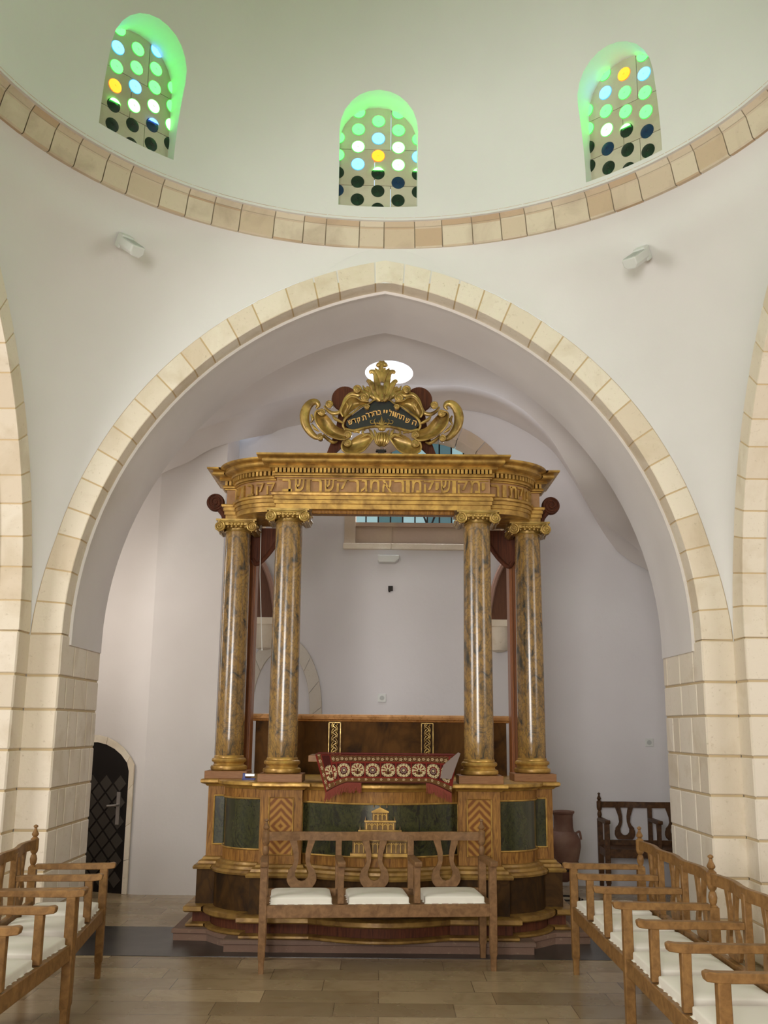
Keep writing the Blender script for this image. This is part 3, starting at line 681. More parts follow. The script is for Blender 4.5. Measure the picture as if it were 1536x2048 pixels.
# columns
def spiral(cx, cz, r0, turns, y, a0=0, hand=1, n=44):
    return [(cx + hand * r0 * (1 - .86 * i / n) * math.cos(a0 + 2 * PI * turns * i / n), y, cz + r0 * (1 - .86 * i / n) * math.sin(a0 + 2 * PI * turns * i / n)) for i in range(n + 1)]
def make_column():
    c = bpy.data.objects.new('column', None); COL.objects.link(c); c.empty_display_size = .1
    q = MB(); q.lathe([(.110, .115)] + [(.112 - .0085 * (t / 14) ** 1.6, .118 + (1.930 - .118) * t / 14) for t in range(15)], n=48); sh = q.build('shaft', COLM, c)
    q = MB(); q.lathe([(.13, 0), (.142, .008), (.145, .022), (.140, .036), (.124, .042), (.118, .052), (.122, .062), (.134, .068), (.137, .080), (.132, .092), (.118, .098), (.117, .110), (.111, .118)], n=48); q.build('column_base', GOLD, c)
    q = MB(); q.lathe([(.104, 1.912), (.112, 1.917), (.112, 1.925), (.104, 1.93), (.106, 1.94), (.128, 1.955), (.130, 1.965)], n=40)
    for k in range(20):
        a = 2 * PI * k / 20; q.sphere((.122 * math.cos(a), .122 * math.sin(a), 1.950), .014, 6, sc=(1, 1, 1.2))
    q.b2(-.165, .165, -.150, .15, 1.992, 2.007); q.b2(-.15, .15, -.14, .14, 1.978, 1.992)
    for s in (-1, 1):
        cz = 1.945
        q.tube(spiral(s * .134, cz, .044, 2.3, -.150, PI / 2, s), lambda t: .0095 * (1 - .55 * t), 8)
        q.lathe([(.038, -.146), (.041, -.13), (.031, -.05), (.028, 0), (.031, .05), (.041, .13), (.038, .146)], (s * .134, 0, cz), 24, axis='Y')
        q.sphere((s * .134, -.150, cz), .010, 6)
        for k in range(7): q.tube([(s * .134 + .042 * math.cos(2 * PI * k / 7), -.12, cz + .042 * math.sin(2 * PI * k / 7)), (s * .134 + .031 * math.cos(2 * PI * k / 7), 0, cz + .031 * math.sin(2 * PI * k / 7)), (s * .134 + .042 * math.cos(2 * PI * k / 7), .12, cz + .042 * math.sin(2 * PI * k / 7))], .005, 6)
    q.tube([(-.134, -.148, 1.988), (0, -.148, 1.980), (.134, -.148, 1.988)], .008, 8); q.b2(-.10, .10, -.142, -.10, 1.955, 1.985)
    for k in range(5): q.sphere((-.056 + .028 * k, -.145, 1.965), .010, 6, sc=(1, 1, 1.3))
    q.build('capital', GOLD_C, c); return c
col0 = make_column()
spots = [(-.742, 7.765), (.742, 7.765), (-1.205, 8.19), (1.205, 8.19)]
def dup(root):
    r = root.copy(); COL.objects.link(r)
    for ch in root.children:
        c = ch.copy(); COL.objects.link(c); c.parent = r
        for g in ch.children:
            d = g.copy(); COL.objects.link(d); d.parent = c
    return r
for i, (x, y) in enumerate(spots):
    c = col0 if i == 0 else dup(col0)
    c.parent = CN; c.location = (x, y - 8.0, 1.208 - .084); c.rotation_euler = (0, 0, i * 0)
# entablature
arcE = [(-.84 - .365 * math.cos(PI / 2 * i / 14), 8.06 - .33 * math.sin(PI / 2 * i / 14)) for i in range(15)]
EP = mirror([(-1.30, 8.62), (-1.30, 8.08), (-1.205, 8.08)] + arcE + [(-.84, 7.62)])
ZE = 3.212
part([(-.27, ZE), (0, ZE), (0, 3.250), (.002, 3.252), (.010, 3.254), (.010, 3.282), (.006, 3.284), (.018, 3.286), (.018, 3.310), (.012, 3.312), (.012, 3.316), (.030, 3.318), (.034, 3.334), (.028, 3.340), (0, 3.342)], EP, 'architrave', GOLD)
fr = part([(-.004, 3.335), (-.004, 3.468)], EP, 'frieze', FRIEZE)
part([(-.004, 3.461), (.012, 3.463), (.012, 3.471), (.006, 3.473), (.024, 3.476), (.028, 3.486), (.024, 3.497), (.0, 3.4975)], EP, 'bed_molding', GOLD)
part([(.004, 3.495), (.004, 3.532)], EP, 'dentil_band', BROWNM)
part([(.002, 3.530), (.050, 3.531), (.056, 3.540), (.052, 3.552), (.058, 3.555), (.078, 3.557), (.100, 3.566), (.106, 3.574), (.106, 3.588), (.098, 3.590), (.104, 3.597), (.122, 3.602), (.140, 3.606), (.146, 3.612), (.146, 3.624), (.10, 3.626), (-.27, 3.626), (-.27, ZE)], EP, 'cornice', GOLD)
q = MB(); po = offset_path(EP, .014)
def along(path, step):
    out = []
    for i in range(2, len(path) - 3):
        pass
    return out
seg = [Vector(p) for p in po]
def place_dentils(a, b, pts=None):
    P = [Vector(x) for x in (pts or [a, b])]; s = [0]
    for i in range(1, len(P)): s.append(s[-1] + (P[i] - P[i - 1]).length)
    n = max(1, int(s[-1] / .0315)); st = s[-1] / n
    for k in range(n):
        d = (k + .5) * st; i = next(j for j in range(1, len(s)) if s[j] >= d); t = (d - s[i - 1]) / (s[i] - s[i - 1]); p = P[i - 1].lerp(P[i], t); dd = (P[i] - P[i - 1]).normalized()
        q.box((p.x + dd.y * .014, p.y - dd.x * .010, 3.514), (.0200, .030, .034), math.atan2(dd.y, dd.x))
n_ = len(seg); half = n_ // 2
for pts_ in (seg[1:3], seg[3:18], seg[half - 1:half + 1], [Vector((-p.x, p.y)) for p in seg[3:18]][::-1], [Vector((-p.x, p.y)) for p in seg[1:3]][::-1]):
    q = MB(); place_dentils(0, 0, pts_); q.build('dentil_course', GOLD, CN, smooth=0)
# frieze inscription, the letters in the order they stand from left to right
q = MB(); fs = 'בשורשקרגמארומקישוקמי'
ws = {'ו': .045, 'י': .04, 'ג': .075}; tot = 1.60; wsum = sum(ws.get(c, .115) for c in fs); x = -tot / 2
for ch in fs:
    w = ws.get(ch, .115) * tot / wsum; put_glyph(q, ch, (x + w / 2, 7.620, 3.398 - (.006 if ch in 'קו' else 0)), (1, 0, 0), (0, 0, 1), w * .80, .100 if ch != 'י' else .06, .016); x += w
q.tube([(-.825, 7.622, 3.345), (.825, 7.622, 3.345)], .006, 6); q.tube([(-.825, 7.622, 3.448), (.825, 7.622, 3.448)], .006, 6)
for s, txt in ((-1, 'וקובקק'), (1, 'רותקמון')):
    P = [Vector((s * abs(p[0]), p[1])) for p in arcE]
    if s > 0: P = P[::-1]
    sl = [0]
    for i in range(1, len(P)): sl.append(sl[-1] + (P[i] - P[i - 1]).length)
    for k, ch in enumerate(txt):
        d = sl[-1] * (k + .6) / (len(txt) + .2); i = next(j for j in range(1, len(sl)) if sl[j] >= d); p = P[i - 1].lerp(P[i], (d - sl[i - 1]) / (sl[i] - sl[i - 1])); dd = (P[i] - P[i - 1]).normalized()
        put_glyph(q, ch, (p.x, p.y, 3.396), (dd.x, dd.y, 0), (0, 0, 1), .066 if ch not in 'ון' else .032, .098, .016)
q.build('frieze_inscription', GOLD, fr, smooth=0, label='raised gilded Hebrew letters')
for o_ in (fr.children): o_.location = (0, 0, 0); o_.parent = fr; o_.location = Vector((0, 0, 0))
# soffit board between the front columns
q = MB(); q.b2(-.56, .56, 7.66, 7.74, 3.182, 3.214); q.build('soffit_board', WALNUT, CN, smooth=0, bevel=.01)
# rear posts and curved brackets
for s in (-1, 1):
    q = MB(); q.b2(s * 1.075, s * 1.155, 8.42, 8.60, 1.149, 3.20); q.b2(s * 1.085, s * 1.10, 8.40, 8.43, 1.149, 3.20); q.build('rear_post', POSTW, CN, smooth=0, bevel=.004)
    q = MB(); pts = [(s * 1.15, 3.20), (s * .86, 3.20), (s * .90, 3.10), (s * .97, 2.98), (s * 1.05, 2.90), (s * 1.10, 2.90), (s * 1.15, 2.98)]
    q.prism(pts, (0, .05, 0), o=(0, 8.36, 0)); q.tube(catmull([(s * .86, 8.37, 3.20), (s * .90, 8.36, 3.08), (s * .98, 8.36, 2.96), (s * 1.06, 8.36, 2.89), (s * 1.10, 8.36, 2.93)], 6), .018, 8); q.build('bracket', REDWOOD, CN, smooth=30)
    q = MB(); q.lathe([(.068, -.035), (.075, -.02), (.075, .02), (.068, .035)], (s * 1.42, 8.28, 3.40), 28, axis='Y')
    q.tube(spiral(s * 1.42, 3.40, .064, 2.0, 8.24, PI / 2, -s), .007, 6); q.tube(catmull([(s * 1.385, 8.28, 3.35), (s * 1.345, 8.28, 3.30), (s * 1.335, 8.28, 3.25), (s * 1.36, 8.28, 3.19)], 6), .03, 8); q.tube([(s * 1.29, 8.28, 3.32), (s * 1.40, 8.28, 3.37)], .03, 8); q.build('side_scroll', REDWOOD, CN, smooth=30)
# rear parapet with carved strips
q = MB(); q.b2(-1.10, 1.10, 8.98, 9.05, 1.149, 1.60); q.build('rear_parapet', BACKM, CN, smooth=0)
q = MB(); sweep(q, [(0, 1.595), (.02, 1.60), (.03, 1.612), (.05, 1.618), (.055, 1.64), (.045, 1.656), (0, 1.66)], [(-1.12, 8.98), (1.12, 8.98)]); q.b2(-1.12, 1.12, 8.975, 9.10, 1.60, 1.66); q.build('parapet_rail', m_gold('copper_gilding', (.62, .33, .13), (.45, .22, .08), .4, .3), CN, smooth=30)
for s in (-1, 1):
    cx = s * .405 + (.0); q = MB(); q.b2(cx - .045, cx + .045, 8.965, 8.98, 1.16, 1.585)
    rnd = random.Random(4); 
    for side in (-1, 1): q.b2(cx + side * .047, cx + side * .054, 8.955, 8.98, 1.16, 1.59, 1)
    q.b2(cx - .054, cx + .054, 8.955, 8.98, 1.585, 1.592, 1)
    pts = [(cx + .016 * math.sin(i * 1.1), 8.955, 1.17 + i * .0102) for i in range(41)]; q.tube(pts, .005, 6, 1)
    for i in range(15):
        zz = 1.18 + i * .028; sd = 1 if i % 2 else -1; q.tube([(cx + sd * (.006 + .02 * math.sin(k / 7 * PI)) , 8.952, zz + .02 * math.cos(k / 7 * PI * 1.5)) for k in range(8)], lambda t: .006 * (1 - t * .7), 6, 1); q.sphere((cx - sd * .022, 8.955, zz), .008, 5, 1)
    q.build('carved_strip', [BROWNM, GOLD_C], CN, smooth=40)

# crest on top
YCR = 7.60
def cp(u, v, y=YCR): p = at(600 + u / 4.6545, 700 + v / 4.6545, y); return (p[0], p[1], p[2])
U0 = 762
UM = cp(U0, 500)[0]
def mir(p, s): return p if s < 0 else (2 * UM - p[0], p[1], p[2])
PXM = YCR * 1.0 / 2000 / 4.6545 * 1.03              # metres per crop pixel
CR = bpy.data.objects.new('crest', None); COL.objects.link(CR); CR.parent = CN; CR['_w'] = [0.0, 8.0, .084]
def stroke(q, pts, rad, s, y=YCR, n=10, sub=6, flat=1.0):
    P = catmull([mir(cp(u, v, y), s) for u, v in pts], sub); m = len(P)
    R = [(lambda t: np.interp(t, np.linspace(0, 1, len(rad)), rad) * PXM)(i / (m - 1)) for i in range(m)]
    q.tube(P, R, n, flat=flat)
def curl(q, u, v, r, s, a0=0, hand=1, turns=1.6, thick=9, y=YCR - .03, back=True):
    c = mir(cp(u, v, y), s); hh = hand * (1 if s < 0 else -1); aa = a0 if s < 0 else a0
    pts = [(c[0] + hh * r * PXM * (1 - .85 * i / 30) * math.cos(aa + 2 * PI * turns * i / 30), c[1] - .012 * i / 30, c[2] + r * PXM * (1 - .85 * i / 30) * math.sin(aa + 2 * PI * turns * i / 30)) for i in range(31)]
    q.tube(pts, lambda t: thick * PXM * (1 - .4 * t), 8)
    if back: q.lathe([(.2 * r * PXM, -.012), (r * PXM * .9, -.004), (r * PXM, .02), (r * PXM * .8, .05)], c, 18, axis='Y')
def shell(q, outer, inner, s, y=YCR, deep=.05):
    A = catmull([mir(cp(u, v, y - .03), s) for u, v in outer], 6); Bq = catmull([mir(cp(u, v, y), s) for u, v in inner], 6); m = min(len(A), len(Bq)); A, Bq = [A[int(i * (len(A) - 1) / (m - 1))] for i in range(m)], [Bq[int(i * (len(Bq) - 1) / (m - 1))] for i in range(m)]
    rows = []
    for k in range(8):
        t = k / 7; rows.append([a.lerp(b, t) + Vector((0, deep * math.sin(PI * t) , 0)) for a, b in zip(A, Bq)])
    back = [[p + Vector((0, .03, 0)) for p in r] for r in rows]
    q.grid(rows); q.grid(back, flip=True); q.grid([rows[0], back[0]]); q.grid([rows[-1], back[-1]])
    q.tube(A, 9 * PXM, 8)
q = MB(); panel = [(425, 700), (440, 645), (520, 585), (590, 535), (650, 485), (715, 462), (762, 470), (810, 462), (875, 485), (935, 535), (1005, 585), (1090, 645), (1108, 700), (1060, 748), (960, 730), (860, 706), (762, 700), (664, 706), (560, 728), (470, 745)]
P3 = [cp(u, v, YCR + .02) for u, v in panel]; q.prism([(p[0], p[2]) for p in P3], (0, .04, 0), o=(0, YCR + .015, 0)); q.build('crest_panel', PANELB, CR, smooth=0, label='black painted panel')
q = MB(); letters = [('ש', 468, 672, -18), ('ד', 507, 660, -20), ('ק', 550, 655, -20), ('ת', 597, 632, -15), ('ר', 630, 608, -12), ('ד', 665, 600, -10), ('ה', 700, 588, -8), ('ב', 740, 582, -3), ('י', 784, 572, 2), ('י', 808, 574, 4), ('ל', 842, 584, 8), ('ו', 868, 594, 10), ('ו', 888, 602, 12), ('ח', 916, 613, 14), ('ת', 952, 628, 17), ('ש', 1002, 658, 19), ('ה', 1065, 678, 17)]
for ch, u, v, ang in letters:
    a = -math.radians(ang) if True else 0; a = math.radians(-ang); o_ = cp(u, v, YCR + .012)
    w, h = (32, 46); 
    if ch in 'ו': w = 14
    if ch in 'י': w, h = 14, 30
    if ch in 'ל': w, h = 26, 66
    if ch in 'ק': h = 54
    if ch in 'שתה': w = 40
    put_glyph(q, ch, o_, (math.cos(a), 0, math.sin(a)), (-math.sin(a), 0, math.cos(a)), w * PXM, h * PXM, .003)
q.build('crest_inscription', LETTER, CR, smooth=0, label='painted golden Hebrew letters')
q = MB()
for s in (-1, 1):
    stroke(q, [(762, 700), (715, 705), (690, 660), (705, 640)], [7, 6, 4, 3], s, YCR + .005); stroke(q, [(745, 690), (700, 680), (665, 685), (655, 660), (675, 652)], [5, 5, 4, 2], s, YCR + .005)
    for u, v in ((762, 615), (735, 650), (715, 668)): stroke(q, [(760, 700), ((760 + u) / 2 - 6, (700 + v) / 2), (u, v)], [8, 7, 1], s, YCR + .005)
q.build('panel_ornament', GOLD_C, CR)
for s in (-1, 1):
    q = MB(); shell(q, [(205, 555), (150, 570), (140, 630), (165, 700), (235, 775), (330, 822), (420, 832), (470, 790)], [(235, 590), (255, 610), (290, 650), (320, 690), (360, 720), (400, 735), (430, 745), (450, 760)], s, YCR - .01, .05)
    curl(q, 205, 575, 36, s, PI, 1, 1.5, 9); curl(q, 450, 785, 36, s, -.5, -1, 1.5, 9); q.build('side_shell', GOLD_C, CR)
    q = MB(); shell(q, [(400, 850), (388, 890), (400, 935), (450, 962), (520, 962), (590, 935), (640, 880), (680, 822)], [(470, 850), (480, 840), (500, 820), (530, 800), (560, 785), (600, 775), (640, 770), (680, 775)], s, YCR - .01, .04)
    curl(q, 445, 862, 40, s, 2.4, 1, 1.6, 9); q.build('lower_shell', GOLD_C, CR)
    q = MB()
    stroke(q, [(150, 545), (172, 515), (150, 485), (105, 492), (62, 540), (42, 610), (52, 690), (95, 765), (150, 812), (215, 822)], [12, 20, 30, 38, 44, 46, 42, 34, 26, 12], s, YCR + .02, 12, flat=.6)
    curl(q, 190, 812, 32, s, 1.2, 1, 1.3, 10)
    stroke(q, [(105, 600), (120, 640), (100, 680)], [10, 16, 6], s, YCR - .02); stroke(q, [(110, 690), (140, 730), (180, 760)], [8, 16, 6], s, YCR - .02); stroke(q, [(215, 790), (260, 830), (310, 860), (350, 850)], [14, 18, 16, 6], s, YCR + .02)
    q.build('outer_leaf', GOLD_C, CR)
    q = MB()   # frame of the panel and its volutes
    stroke(q, [(420, 745), (400, 700), (420, 640), (500, 580), (570, 528), (640, 500), (700, 462), (762, 478)], [8, 11, 12, 11, 10, 9, 8, 7], s, YCR - .01)
    stroke(q, [(420, 735), (500, 752), (600, 728), (700, 712), (762, 722)], [14, 16, 15, 14, 20], s, YCR - .01)
    curl(q, 620, 528, 26, s, 0, 1, 1.4, 8); 
    stroke(q, [(225, 520), (255, 560), (310, 590), (370, 575), (400, 520), (425, 455), (480, 410), (545, 420), (590, 400), (560, 360)], [10, 16, 20, 20, 18, 18, 22, 26, 20, 8], s, YCR + .02, flat=.8)
    curl(q, 275, 500, 36, s, -2, -1, 1.4, 11); curl(q, 600, 440, 42, s, 2.0, -1, 1.7, 12); curl(q, 530, 365, 38, s, 0, 1, 1.3, 12)
    shell(q, [(400, 620), (380, 570), (410, 500), (460, 440), (520, 440), (570, 470), (640, 480)], [(430, 620), (450, 600), (480, 575), (520, 545), (560, 520), (600, 505), (650, 490)], s, YCR + .0, .03)
    stroke(q, [(430, 490), (445, 520), (440, 545)], [3, 14, 4], s, YCR - .03); stroke(q, [(480, 480), (475, 510), (450, 560)], [8, 10, 3], s, YCR - .03); stroke(q, [(300, 600), (330, 640), (400, 680)], [6, 18, 10], s, YCR - .02)
    stroke(q, [(560, 380), (610, 400), (660, 430), (690, 460)], [18, 26, 24, 12], s, YCR + .02); stroke(q, [(585, 330), (600, 360), (640, 380)], [4, 14, 16], s, YCR + .01)
    q.build('scroll_frame', GOLD_C, CR)
    q = MB()   # lower acanthus sprays
    for pts, rr in (([(620, 800), (590, 780), (585, 755), (610, 745)], [14, 12, 9, 4]), ([(680, 820), (640, 790), (600, 800), (560, 820)], [16, 16, 12, 4]), ([(690, 830), (660, 760), (640, 735)], [16, 14, 4]), ([(720, 820), (700, 770), (690, 740)], [14, 14, 4]), ([(560, 770), (530, 760), (500, 770)], [10, 12, 4])): stroke(q, pts, rr, s, YCR - .02)
    q.build('acanthus_spray', GOLD_C, CR)
q = MB(); c = cp(762, 835, YCR - .02); rows = []
q.sphere(c, 70 * PXM, 12, sc=(1, .7, .95))
for k in range(7): a = (k - 3) / 3 * 1.15; q.tube([(c[0] + 72 * PXM * math.sin(a) * math.sin(t), c[1] - 50 * PXM * math.cos(a) * math.sin(t) - .004, c[2] - 68 * PXM * math.cos(t)) for t in [PI * j / 14 for j in range(1, 13)]], 8 * PXM, 6)
c2 = cp(762, 735, YCR - .02); q.sphere(c2, 28 * PXM, 8, sc=(1.3, .8, .9)); q.build('bottom_cup', GOLD_C, CR)
q = MB()   # crown of leaves
for s in (-1, 1):
    for pts, rr, yy in (([(762, 455), (735, 380), (715, 290), (700, 215), (660, 200), (655, 222)], [34, 34, 29, 26, 21, 10], 0), ([(750, 460), (700, 400), (672, 330), (640, 288), (622, 300)], [29, 31, 29, 21, 8], .01),
                        ([(740, 465), (680, 430), (655, 385), (630, 350), (612, 362)], [26, 29, 23, 16, 6], .015), ([(762, 300), (745, 240), (712, 190), (698, 168)], [23, 26, 18, 5], -.012), ([(762, 465), (757, 400), (742, 330)], [29, 29, 8], -.02), ([(750, 470), (715, 440), (690, 400)], [21, 23, 6], -.02), ([(762, 200), (745, 180), (735, 165)], [21, 18, 6], -.01)):
        stroke(q, pts, rr, s, YCR + yy, flat=.7)
stroke(q, [(762, 470), (762, 420), (762, 330)], [31, 31, 8], -1, YCR - .02); stroke(q, [(762, 300), (762, 240), (762, 132)], [21, 23, 16], -1, YCR - .01)
for u, v, r in ((762, 128, 28), (735, 140, 28), (789, 138, 26), (748, 118, 20), (776, 118, 20), (720, 145, 14), (805, 145, 14)): q.sphere(cp(u, v), r * PXM, 8, sc=(1, .8, .95))
q.build('crown_leaf', GOLD_C, CR)
q = MB()
for s in (-1, 1):
    c = mir(cp(418, 458, YCR + .13), s); q.lathe([(.102, -.02), (.108, 0), (.102, .02)], c, 28, axis='Y')
    pts = [mir(cp(u, v, YCR + .13), s) for u, v in [(350, 470), (365, 560), (330, 760), (250, 965), (330, 965), (420, 880), (470, 700), (500, 500)]]
    q.prism([(p[0], p[2]) for p in pts], (0, .03, 0), o=(0, YCR + .115, 0))
    q.build('rear_scroll', REDWOOD, CR, smooth=30, label='red brown scroll board behind the crest'); q = MB()
for ch in CR.children: ch.location = (0, -8.0, -.084)
q = MB(); p0 = at(762, 893, 7.62); p1 = at(762, 901, 7.62); q.tube([tuple(p0), tuple(p1)], .0025, 6)

# small hanging ornament below the crest
HO = MB(); c = at(762, 903, 7.60); HO.tube([(c[0], c[1], c[2] + .06), (c[0], c[1], c[2])], .002, 6); HO.box((c[0], c[1], c[2] + .004), (.075, .05, .012)); HO.box((c[0], c[1], c[2] - .008), (.05, .04, .018)); HO.sphere((c[0] - .035, c[1], c[2]), .008, 6); HO.sphere((c[0] + .035, c[1], c[2]), .008, 6)
tag(HO.build('hanging_hook', IRON, smooth=30), 'small black hook plate hanging under the gilded crest', 'hook')
q = MB(); a = at(523, 1010, 8.3); b = at(524, 1300, 8.3); q.tube([tuple(a), tuple(at(520, 1150, 8.3)), tuple(b)], .003, 6); q.sphere(tuple(b), .008, 6)
tag(q.build('pull_cord', WHITEP), 'thin white cord hanging between the two left columns', 'cord')

# ------------------------------------------------------------------ reading desk and the tapestry over it
q = MB(); DY = 7.60
zt = at(768, 1510, 7.56)[2]
pl_ = at(617, 1512, 7.6); dk = empty('reading_desk', (0, 7.75, 1.149)); tag(dk, 'wooden reading desk under the fringed red tapestry', 'desk')
q = MB(); q.b2(pl_[0], .50, 7.58, 7.98, zt - .055, zt - .008); q.build('desk_top', PINKW, dk, smooth=0, bevel=.004)
for x in (-.40, .36): q = MB(); q.b2(x, x + .04, 7.70, 7.92, 1.149, zt - .055); q.build('leg', WALNUT, dk, smooth=0)
NU, NV = 420, 110
Lx, Rx = at(630, 1512, 7.55)[0], at(914, 1512, 7.55)[0]
def cloth(u, v):   # u 0..1 left to right, v 0..1 top edge to hem
    wcl = Rx - Lx; drop = .19 + .075 * (max(0, 1 - u / .22)) ** 1.3 + .07 * max(0, (u - .80) / .20) ** 1.3
    x = Lx + wcl * u + .09 * v * (max(0, 1 - u / .35)) ** 1.5 - .05 * v * max(0, (u - .75) / .25) ** 1.2
    z = zt - drop * v
    y = 7.56 - .13 * v ** .8 - .05 * v * math.sin(PI * u) + .006 * math.sin(u * 24 + v * 2) * v
    if v < .04: y = 7.56 + (.04 - v) * .4; 
    return (x, y, z)
verts = [cloth(i / NU, j / NV) for j in range(NV + 1) for i in range(NU + 1)]
faces = []; mi = []
CR_, DR, OL, CRM, MAR, GRY = range(6)
def tap_color(u, v):
    X = u * 1.06; b0, b1 = .30, .78                     # main band between v b0 and b1
    def flower(cx, cy, r, x, y, petals=5):
        d = math.hypot(x - cx, y - cy); a = math.atan2(y - cy, x - cx)
        if d < r * .35: return DR
        if d < r * (.75 + .25 * math.cos(petals * a)): return CRM
        return None
    left = X < .115
    if .05 < v and (X < .012): return DR
    y = v * .215
    if left and v < .95:
        if X < .04:
            f = flower(.026, round(y / .04) * .04, .012, X, y); return f if f is not None else (OL if X > .014 else DR)
        if X < .048 or X > .105: return DR
    if v < .03: return DR
    if not left and v < b0 - .05:
        k = round((X - .13) / .034); f = flower(.13 + k * .034, .030 + .004 * (k % 2), .0125, X, y)
        if X > 1.0 and X < 1.012: return DR
        return f if f is not None else (OL if (int(X * 90) + int(y * 200)) % 3 else MAR)
    if not left and v < b0: return DR
    if v < b1 and X < 1.03:
        P = .1135; k = int((X - .035) / P); cx = .035 + (k + .5) * P; cy = (b0 + b1) / 2 * .215 + .001; dx, dy = (X - cx) / .054, (y - cy) / .053; d = math.hypot(dx, dy); a = math.atan2(dy, dx)
        if left: cy = .12; dy = (y - cy) / .05; d = math.hypot(dx, dy) 
        rr = .86 + .10 * math.cos(12 * a)
        if d > rr: return DR if abs(dx) > .96 else (MAR if (int(a * 9) % 2) else CRM if d < 1.02 else MAR)
        if k % 2:
            if d < .18: return CRM
            if d < .30: return MAR
            if d < .42: return GRY
            if d < .62 + .06 * math.cos(10 * a): return DR if dy < .1 else MAR
            return CRM
        if dy > .15 and abs(dx) < .45 and d < .62: return OL if abs(dx) > .12 else MAR
        if d < .28: return CRM if d > .14 else MAR
        if d < .80 and math.cos(9 * a) > .1 and dy < .35: return DR
        return CRM
    if v < b1 + .05: return DR
    k = round(X / .055); f = flower(k * .055, .188, .0105, X, y)
    return f if f is not None else (MAR if v > .96 else OL)
q = MB(); q.v = verts
for j in range(NV):
    for i in range(NU):
        a = j * (NU + 1) + i; q.f.append((a, a + 1, a + NU + 2, a + NU + 1)); q.m.append(tap_color((i + .5) / NU, (j + .5) / NV))
def cl(n_, c): return mat(n_, c, .95, spec=.1)
TM = [cl('tapestry_red', (.17, .02, .014)), cl('tapestry_dark_red', (.17, .022, .016)), cl('tapestry_olive', (.13, .062, .022)), cl('tapestry_cream', (.52, .42, .24)), cl('tapestry_maroon', (.06, .013, .010)), cl('tapestry_grey', (.24, .17, .15))]
tp = empty('fringed_tapestry', (0, 7.5, 1.3)); tag(tp, 'red tapestry with cream medallions and red fringe draped over the reading desk', 'tapestry')
q.build('cloth', TM, tp, smooth=180)
q = MB(); 
def drape(u, v, back): p = cloth(u, 0); return (p[0], p[1] + back, p[2] + .004)
q.grid([[drape(i / 40, 0, .0) for i in range(41)], [drape(i / 40, 0, .2) for i in range(41)], [drape(i / 40, 0, .42) for i in range(41)]]); q.build('cloth_top', TM[1], tp)
q = MB(); rnd = random.Random(8)
for i in range(330):
    u = i / 329; 
    if .33 < u < .78:
        if q.v and u > .7: q.build('fringe', RED, tp); q = MB()
        continue
    p = cloth(u, 1); ln = .062 + rnd.uniform(-.012, .012); dx_ = rnd.uniform(-.006, .006) + (-.01 if u < .3 else .0)
    q.tube([p, (p[0] + dx_ * .5, p[1] - .004, p[2] - ln * .5), (p[0] + dx_, p[1] - .002, p[2] - ln)], lambda t: .0028 * (1 - .3 * t), 5)
q.build('fringe', RED, tp)
q = MB(); A = [at(914, 1504, 7.52), at(918, 1506, 7.54), at(902, 1558, 7.42), at(880, 1556, 7.43), at(886, 1530, 7.44)]
q.prism([(p[0], p[2]) for p in A], (0, .012, 0), o=(0, 7.40, 0)); 
q.build('folded_corner', GREYCL, tp, smooth=0, label='grey back of the cloth where its corner is folded over')

# small blue stapler on the ledge
p = at(500, 1553, 8.0); bs = empty('blue_stapler', (p[0], 7.93, 1.149)); tag(bs, 'small blue stapler like gadget with a silver top on the ledge between columns', 'stapler')
q = MB(); q.box((p[0], 7.93, 1.155), (.10, .05, .012)); q.box((p[0] - .035, 7.93, 1.175), (.022, .03, .045)); q.build('body', BLUEP, bs, smooth=0, bevel=.003)
q = MB(); q.box((p[0] + .01, 7.925, 1.185), (.075, .028, .022)); q.build('arm', STEEL, bs, smooth=0, bevel=.003)

